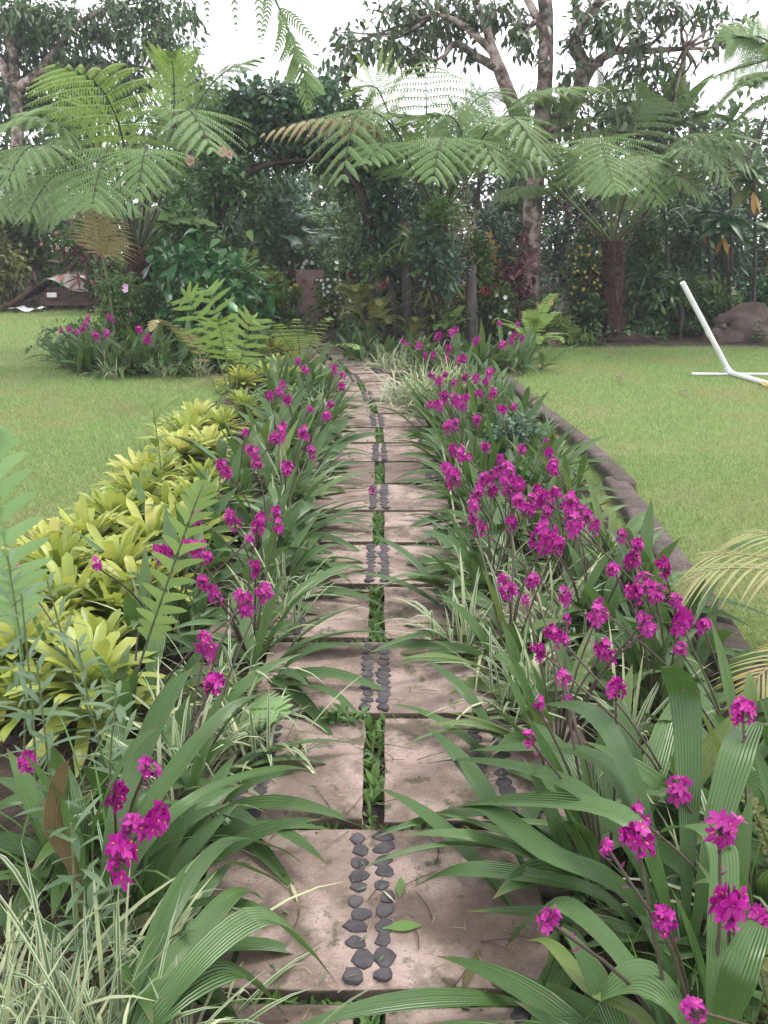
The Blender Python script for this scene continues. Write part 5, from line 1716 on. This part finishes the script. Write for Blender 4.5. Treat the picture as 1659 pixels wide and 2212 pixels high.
shrub('brownish thin-leaved shrub under the upright frond', 930, 1030, 385, 13.4, .2, .016, 'lf_straw', 260, 334, nblob=4)
shrub('bluish shrub left of the mottled trunk', 1000, 1130, 430, 15.0, .10, .05, 'lf_blue', 2000, 335, nblob=8)
shrub('leafy green shrub behind the grey stump', 960, 1060, 500, 13.6, .11, .06, 'lf_mid', 1100, 336, mat2='lf_dark')
shrub('grey-green shrub right of the mottled trunk, upper part', 1180, 1300, 400, 16.5, .11, .06, 'lf_blue', 1500, 337, nblob=7)
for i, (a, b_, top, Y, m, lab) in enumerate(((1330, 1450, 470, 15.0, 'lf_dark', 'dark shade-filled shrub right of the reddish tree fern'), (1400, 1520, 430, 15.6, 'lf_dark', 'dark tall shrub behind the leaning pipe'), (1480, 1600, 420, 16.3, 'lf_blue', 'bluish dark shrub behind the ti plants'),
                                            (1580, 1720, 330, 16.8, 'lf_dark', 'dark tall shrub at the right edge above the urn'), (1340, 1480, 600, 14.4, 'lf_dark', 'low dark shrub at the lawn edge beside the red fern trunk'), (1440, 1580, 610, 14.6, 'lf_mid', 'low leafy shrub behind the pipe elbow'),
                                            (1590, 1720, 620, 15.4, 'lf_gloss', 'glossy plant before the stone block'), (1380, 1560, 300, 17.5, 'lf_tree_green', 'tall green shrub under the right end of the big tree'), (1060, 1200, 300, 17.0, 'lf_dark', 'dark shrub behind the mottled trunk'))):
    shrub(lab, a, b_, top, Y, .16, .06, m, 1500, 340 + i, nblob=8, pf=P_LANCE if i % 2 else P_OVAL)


shrub('dark vine-covered bush hiding the middle tree fern trunk', 880, 1000, 420, 12.0, .1, .05, 'lf_blue', 1300, 360, nblob=7, mat2='lf_mid', pybot=640)


# ti plants with broad rosettes on bare stems, right
def ti(label, px, pyc, Y, pyb, n, L, W, seed, orange=3, name='broadleaf_ti'):
    rs = np.random.RandomState(seed)
    c = D(px, pyc, Y)
    base = np.array([D(px, 700, Y)[0] + rs.randn() * .06, Y, 0])
    t = thing(name, label, 'ti plant', base, 'broad-leaved ti plants by the right lawn')
    mb = MB(); mb.tube([base, base * .5 + c * .5 + [.03, 0, 0], c], [.035, .024], M['bark_dark'] if seed % 2 else M['post'], ns=8, K=10); mb.build('stem', t, base)
    mb = MB()
    d = azel(rs.rand(n) * 6.283, np.radians(-25 + 95 * rs.rand(n)))
    P = c + np.stack([0 * d[:, 0], 0 * d[:, 0], (rs.rand(n) - .5) * .35], -1)
    mb.ribbons(P, d, side_of(d, rs, .4), L * (.7 + .5 * rs.rand(n)), W, M['lf_ti'], pf=P_OVAL, nl=5, nx=3, droop=.2 + .3 * rs.rand(n), fold=.3)
    d = azel(rs.rand(orange) * 6.283, np.radians(-60 + 30 * rs.rand(orange)))
    mb.ribbons(np.repeat(c[None] - [0, 0, .15], orange, 0), d, side_of(d, rs, .4), L * .55, W * .6, M['lf_orange'], pf=P_OVAL, nl=5, nx=3, droop=.3)
    mb.build('leaves', t, base)


ti('ti plant with a broad rosette on a bare stem, left of the urn', 1565, 490, 14.3, 740, 30, .5, .12, 1)
ti('ti plant with orange lower leaves at the right picture edge', 1630, 390, 14.6, 740, 30, .55, .13, 2, 6)
ti('thin-stemmed ti plant just left of the broad rosette', 1525, 470, 15.2, 740, 22, .42, .09, 3, 1)
ti('low ti plant at the far right before the block', 1668, 520, 13.9, 740, 24, .5, .12, 4, 4)
ti('slim plant with upright leaves against the sky, right', 1575, 285, 15.5, 740, 14, .5, .13, 5, 0)
ti('dark palm-like plant in the shade behind the pipe', 1440, 470, 14.9, 740, 30, .5, .045, 6, 0)
ti('dark narrow-leaved plant beside the reddish trunk', 1400, 600, 14.4, 740, 34, .5, .04, 7, 0)
ti('narrow-leaved plant low behind the leaning pipe', 1470, 620, 14.2, 740, 30, .45, .04, 8, 0)
for i, (px, Y, lab) in enumerate(((1235, 13.2, 'spiky green clump left of the red fern trunk'), (1275, 13.1, 'spiky green clump at the foot of the red fern trunk'), (1215, 13.25, 'spiky clump beside the small brown stone'))):
    p = D(px, 740, Y)
    grass_clump('spiky_clump', lab, 'grass clump', p[0], Y, 40, .4, .03, M['lf_mid'], 600 + i, 'spiky clumps on the lawn edge', elr=(10, 75))
# heliconia-like upright leaves
epi('tall heliconia with upright paddle leaves, right of the tree', 1465, 260, 16.4, 16, 1.0, .2, 'lf_mid', 611, name='heliconia', cat='heliconia', group=None, el=(35, 88), pf=P_OVAL, droop=(.1, .4))
epi('heliconia clump behind the right tree fern crown', 1430, 300, 16.8, 14, .9, .18, 'lf_mid', 612, name='heliconia', cat='heliconia', group=None, el=(35, 88), pf=P_OVAL, droop=(.1, .4))

# --- left back shrubs
for i, (a, b_, top, Y, m, L, lab, fl) in enumerate((
        (-60, 120, 430, 20.0, 'lf_dark', .16, 'dark shrub at the left edge behind the bluish ferns', None),
        (90, 260, 470, 19.6, 'lf_mid', .14, 'leafy shrub with coral blooms above the timber pile', ('fl_coral', 6, .055)),
        (120, 330, 400, 20.6, 'lf_dark', .16, 'dark tall shrub behind the timber pile', None),
        (200, 330, 560, 18.6, 'lf_dark', .14, 'dark low shrub right of the timber pile', None),
        (-60, 60, 470, 18.8, 'lf_olive', .16, 'olive-leaved shrub at the far left edge', None),
        (330, 480, 330, 16.0, 'lf_dark', .13, 'dark tall shrub between the tree fern and the arch', None),
        (300, 420, 450, 14.0, 'lf_mid', .12, 'sunlit mixed shrub behind the fern stalks', None),
        (480, 640, 400, 18.5, 'lf_dark', .15, 'dark shrub seen through the left half of the arch', None),
        (600, 780, 430, 19.5, 'lf_mid', .14, 'green shrub seen through the middle of the arch', None),
        (720, 860, 470, 18.0, 'lf_dark', .14, 'dark shrub seen through the right half of the arch', None),
        (560, 720, 360, 21.5, 'lf_blue', .16, 'bluish tree-like shrub far beyond the arch', None),
        (640, 800, 330, 22.0, 'lf_mid', .16, 'light shrub far beyond the arch top', None),
        (700, 900, 185, 15.5, 'lf_mid', .12, 'green bush behind the right shoulder of the arch', None),
        (430, 620, 200, 16.0, 'lf_dark', .13, 'dark bush behind the left shoulder of the arch', None),
        (560, 720, 190, 16.8, 'lf_blue', .13, 'bluish bush peeping over the arch top', None),
        (860, 1010, 260, 18, 'lf_tree_green', .15, 'green bush behind the upright frond', None))):
    shrub(lab, a, b_, top, Y, L, L * .5, m, 1500, 700 + i, nblob=7, flowers=fl)


# ------------------------------------------------------------------ big trees
def tree(label, base, limbs, blobs, L, W, mat, seed, trunk_mat='bark', Y=15.0, hang=.6, name='broadleaf_tree', yellow=None):
    rs = np.random.RandomState(seed)
    base = np.asarray(base, float)
    t = thing(name, label, 'tree', base)
    ends = []
    for i, (pts, rad) in enumerate(limbs):
        mb = MB()
        pp = [D(p[0], p[1], p[2] if len(p) > 2 else Y) for p in pts]
        if i == 0:
            pp[0] = base
        mb.tube(pp, rad, M[trunk_mat], ns=12, K=8 * len(pp), rough=.12, rs=rs)
        mb.build('trunk' if i == 0 else 'limb', t, base)
        ends += pp[1:]
    E = np.array(ends)
    bl = []
    for (px, py, rx, ry, n) in blobs:
        yy = Y + rs.randn() * .5
        c = D(px, py, yy)
        s = yy / FPX
        bl.append((c, (rx * s, .6, ry * s), n))
        for k in range(2):
            q = c + rs.randn(3) * [rx * s * .5, .3, ry * s * .5]
            e = E[np.argmin(((E - q) ** 2).sum(1))]
            tw = MB()
            tw.tube([e, e * .5 + q * .5 + rs.randn(3) * .08, q], [.03, .008], M[trunk_mat], ns=5, K=8)
            tw.build('branch', t, base)
    mb = MB()
    crown_leaves(mb, bl, L, W, M[mat], rs, hang=hang, up=0, droop=.3, clump=9, nl=3)
    mb.build('crown', t, base)


tree('big tree with a mottled pale trunk and drooping dark leaves, right of centre', (D(1140, 700, 15)[0], 15, 0),
     [([(1140, 700), (1143, 600), (1148, 480), (1160, 350), (1172, 240), (1180, 100), (1176, -40)], [.2, .17, .15, .13, .12, .11, .10]),
      ([(1150, 330), (1118, 250), (1085, 165), (1062, 100), (1045, 40)], [.12, .11, .10, .07, .06]),
      ([(1078, 150), (1030, 122), (985, 95), (960, 120)], [.07, .06, .05, .03]),
      ([(1070, 118), (1025, 75), (985, 45), (940, 30)], [.06, .05, .04, .03]),
      ([(1165, 330), (1205, 262), (1250, 200), (1258, 140), (1243, 95), (1258, 55), (1290, 10), (1330, -30)], [.12, .12, .12, .10, .09, .08, .07, .05]),
      ([(1258, 60), (1245, 20), (1235, -30)], [.06, .05, .04]),
      ([(1255, 190), (1285, 140), (1330, 110), (1390, 110), (1480, 105)], [.08, .07, .06, .05, .03]),
      ([(1180, 80), (1160, 40), (1130, -20)], [.08, .06, .05]),
      ([(1240, 330), (1262, 380), (1275, 430)], [.035, .03, .02])],
     [(740, 110, 45, 35, 150), (815, 75, 50, 40, 160), (870, 105, 60, 45, 260), (930, 60, 70, 50, 320), (890, 20, 90, 25, 200), (990, 30, 80, 35, 260), (1070, 15, 60, 30, 180), (1010, 120, 25, 20, 60), (1120, 60, 40, 50, 200), (1140, 90, 30, 30, 60),
      (1300, 60, 40, 45, 110), (1350, 30, 60, 40, 170), (1400, 100, 50, 50, 190), (1360, 160, 60, 50, 230), (1430, 190, 45, 50, 170), (1430, 260, 45, 50, 180), (1340, 250, 70, 45, 200), (1390, 320, 70, 40, 220), (1430, 15, 80, 22, 160), (1520, 12, 50, 16, 80),
      (1550, 62, 45, 32, 110), (1530, 105, 25, 25, 50), (1610, 60, 35, 18, 40), (1215, 130, 40, 40, 60), (1200, 190, 40, 30, 70), (1240, 250, 60, 40, 160), (1260, 60, 40, 60, 120), (1480, 60, 30, 25, 50)],
     .15, .07, 'lf_tree', 801, Y=15.0)
tree('large dense tree filling the top left corner', (D(36, 300, 22)[0], 22, 0),
     [([(36, 640), (36, 420), (38, 280), (34, 190), (28, 120), (10, 40)], [.13, .13, .13, .12, .1, .08]),
      ([(36, 220), (10, 150), (-20, 110)], [.13, .1, .08]),
      ([(34, 190), (80, 160), (120, 110), (160, 60), (220, 20)], [.1, .1, .09, .07, .05]),
      ([(90, 150), (180, 150), (260, 140), (330, 150)], [.07, .06, .05, .03])],
     [(40, 40, 80, 45, 520), (130, 50, 80, 45, 560), (220, 60, 80, 45, 560), (300, 90, 70, 45, 480), (360, 130, 45, 40, 260), (80, 120, 80, 40, 480), (180, 140, 90, 40, 600), (270, 170, 80, 38, 480), (60, 20, 100, 40, 600), (340, 40, 60, 40, 350), (400, 25, 50, 25, 180), (390, 190, 50, 40, 400),
      (20, 200, 70, 60, 600), (110, 220, 80, 50, 700), (200, 215, 80, 40, 600), (300, 15, 80, 30, 350), (0, 90, 70, 60, 600), (410, 110, 30, 50, 150)],
     .175, .085, 'lf_tree_green', 802, trunk_mat='bark', Y=22.0)
# two small trees whose crowns show over the arch
tree('thin sapling with a few loose leaves above the arch', (D(830, 400, 15)[0], 15.2, 0), [([(830, 700), (820, 420), (720, 270), (675, 180)], [.03, .025, .016, .01]), ([(790, 360), (750, 230), (745, 180)], [.02, .015, .01])],
     [(690, 190, 30, 30, 36), (640, 200, 40, 30, 60), (735, 185, 30, 25, 40), (680, 240, 40, 30, 90), (740, 150, 25, 25, 20)], .2, .09, 'lf_tree', 803, Y=15.2, trunk_mat='bark_dark')
tree('slender dark tree behind the left tree fern', (D(470, 300, 17)[0], 17, 0), [([(470, 700), (465, 400), (455, 250)], [.08, .06, .03])],
     [(415, 190, 35, 30, 160), (465, 225, 45, 30, 250), (520, 240, 40, 25, 200), (400, 240, 50, 40, 350), (500, 270, 70, 30, 350)], .17, .08, 'lf_tree', 804, Y=17, trunk_mat='bark_dark')


# ------------------------------------------------------------------ far woods and undergrowth (masses nobody would count)
def woods():
    rs = np.random.RandomState(900)
    mb = MB()
    bl = []
    for i in range(70):
        x = -16 + 32 * (i + rs.rand()) / 70
        y = 24 + rs.rand() * 4
        top = 3.6 + rs.rand() * .9 - (.8 if -3.4 < x < 1.0 else 0) + (1.2 if x < -6 else 0)
        for k in range(4):
            bl.append((np.array([x + rs.randn() * .4, y, top * (.18 + .24 * k)]), (.9, .7, top * .16), 150))
    crown_leaves(mb, bl, .3, .15, M['lf_tree_green'], rs, hang=.2)
    for i in range(40):
        x = -14 + 28 * rs.rand()
        y = 22.5 + rs.rand() * 4
        mb.tube([[x, y, 0], [x + rs.randn() * .2, y, 1.8], [x + rs.randn() * .4, y, 4]], [.09, .07, .04], M['bark_dark'], ns=6, K=6)
    tag(mb.build('far_woods'), 'far green woods closing the view behind the garden', None, kind='stuff')
    mb = MB()
    bl = []
    for i in range(90):
        x = -1.5 + 9 * rs.rand()
        y = 13.3 + rs.rand() * 4.5
        bl.append((np.array([x, y, .12]), (.35, .3, .14), 70))
    for i in range(60):
        x = -11 + 7.5 * rs.rand()
        y = 20.4 + rs.rand() * 2
        bl.append((np.array([x, y, .3]), (.45, .3, .35), 80))
    for i in range(40):
        x = -4.1 + 2.6 * rs.rand()
        y = 11.1 + rs.rand() * 1.1
        bl.append((np.array([x, y, .2]), (.3, .25, .22), 80))
    for i in range(50):
        x = -3.4 + 2.3 * rs.rand()
        y = 13.2 + rs.rand() * 5
        if -1.9 < x and y < 15.6:
            continue
        bl.append((np.array([x, y, .2]), (.35, .3, .22), 80))
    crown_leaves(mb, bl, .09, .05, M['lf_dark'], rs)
    tag(mb.build('undergrowth'), 'low dark ground cover under the shrubs and trees', None, kind='stuff')


woods()


# ------------------------------------------------------------------ little things lying about
def fallen():
    p = G(803, 1068, SLABT)
    o = link('fallen_flower', HEADS_SMALL[0], None, (p[0], p[1], SLABT + .02))
    tag(o, 'fallen magenta bloom lying on the pebble strip of a slab', 'flower')
    rs = np.random.RandomState(15)
    for i, (px, py, L, W, az, m, lab) in enumerate(((865, 1915, .075, .02, 1.5, 'weed', 'fallen pointed leaf beside the pebble strip on the nearest full slab'), (870, 2000, .09, .03, 0.1, 'weed', 'fallen oblong leaf touching the pebbles on the nearest full slab'),
                                                    (635, 1925, .07, .01, 1.9, 'varieg_pale', 'dry pale leaf strip on the left half of the nearest slab'), (1018, 2090, .13, .02, 1.2, 'orchid_old', 'torn olive leaf on the right half of the nearest slab'),
                                                    (1340 - 500, 1935, .05, .006, 2.2, 'varieg_pale', 'small pale blade crossing the pebbles of the nearest slab'))):
        p = G(px, py, SLABT + .008)
        mb = MB()
        d = azel([az], [.06])
        mb.ribbons(np.zeros((1, 3)) - d * L * .5, d, side_of(d, rs, .2), L, W, M[m], pf=P_LANCE, nl=6, nx=5, droop=.05)
        o = mb.build('fallen_leaf')
        o.location = (p[0], p[1], SLABT + .008)
        tag(o, lab, 'leaf')
    p = G(735, 1555, SLABT)
    mb = MB()
    n = 60
    d = azel(rs.rand(n) * 6.283, np.radians(5 + 50 * rs.rand(n)))
    mb.ribbons(rs.randn(n, 3) * [.035, .02, .006], d, side_of(d, rs), .05 * (.5 + rs.rand(n)), .018, M['weed'], pf=P_OVAL, nl=2, nx=3, droop=.3)
    o = mb.build('leaves')
    t = thing('pulled_weed', 'pulled green weed lying on the left slab of the second pair', 'weed', (p[0], p[1], SLABT + .01))
    o.parent = t
    for i, (px, py, lab) in enumerate(((1270, 1040 - 110, 'brown fallen leaf on the right lawn near the kerb'), (1085, 1415, 'x'),)):
        pass
    for i, (px, py, lab) in enumerate(((1467, 848, 'brown fallen leaf in the middle of the right lawn'), (1340, 825, 'small tan fallen leaf on the right lawn before the fern'), (1170, 800, 'dry leaf on the lawn near the far clump'), (1655, 838, 'orange fallen leaf beside the white ground pipe'))):
        p = G(px, py, .02)
        mb = MB()
        d = azel([rs.rand() * 6], [.1])
        mb.ribbons(np.zeros((1, 3)), d, side_of(d, rs, .4), .14, .07, M['orchid_old' if i != 3 else 'lf_orange'], pf=P_OVAL, nl=4, nx=3, droop=-.15)
        o = mb.build('fallen_leaf')
        o.location = (p[0], p[1], .035)
        tag(o, lab, 'leaf')


fallen()


# ------------------------------------------------------------------ added haze volume: imitates lens veil, lifts the dark background
def haze():
    bm = bmesh.new()
    bmesh.ops.create_cube(bm, size=1)
    for v in bm.verts:
        v.co = Vector((v.co.x * 130, 30 + v.co.y * 90, 7 + v.co.z * 16))
    me = bpy.data.meshes.new('haze')
    bm.to_mesh(me)
    bm.free()
    m, nt, nd, lk, out = newmat('lens_veil')
    pv = nd.new('ShaderNodeVolumePrincipled')
    pv.inputs['Color'].default_value = (.93, .95, 1, 1)
    pv.inputs['Density'].default_value = HAZE
    lk.new(pv.outputs[0], out.inputs['Volume'])
    me.materials.append(m)
    o = link('haze', me)
    o['kind'] = 'stuff'
    o['label'] = 'thin added haze imitating lens veil over the far trees'


HAZE = .0016
haze()
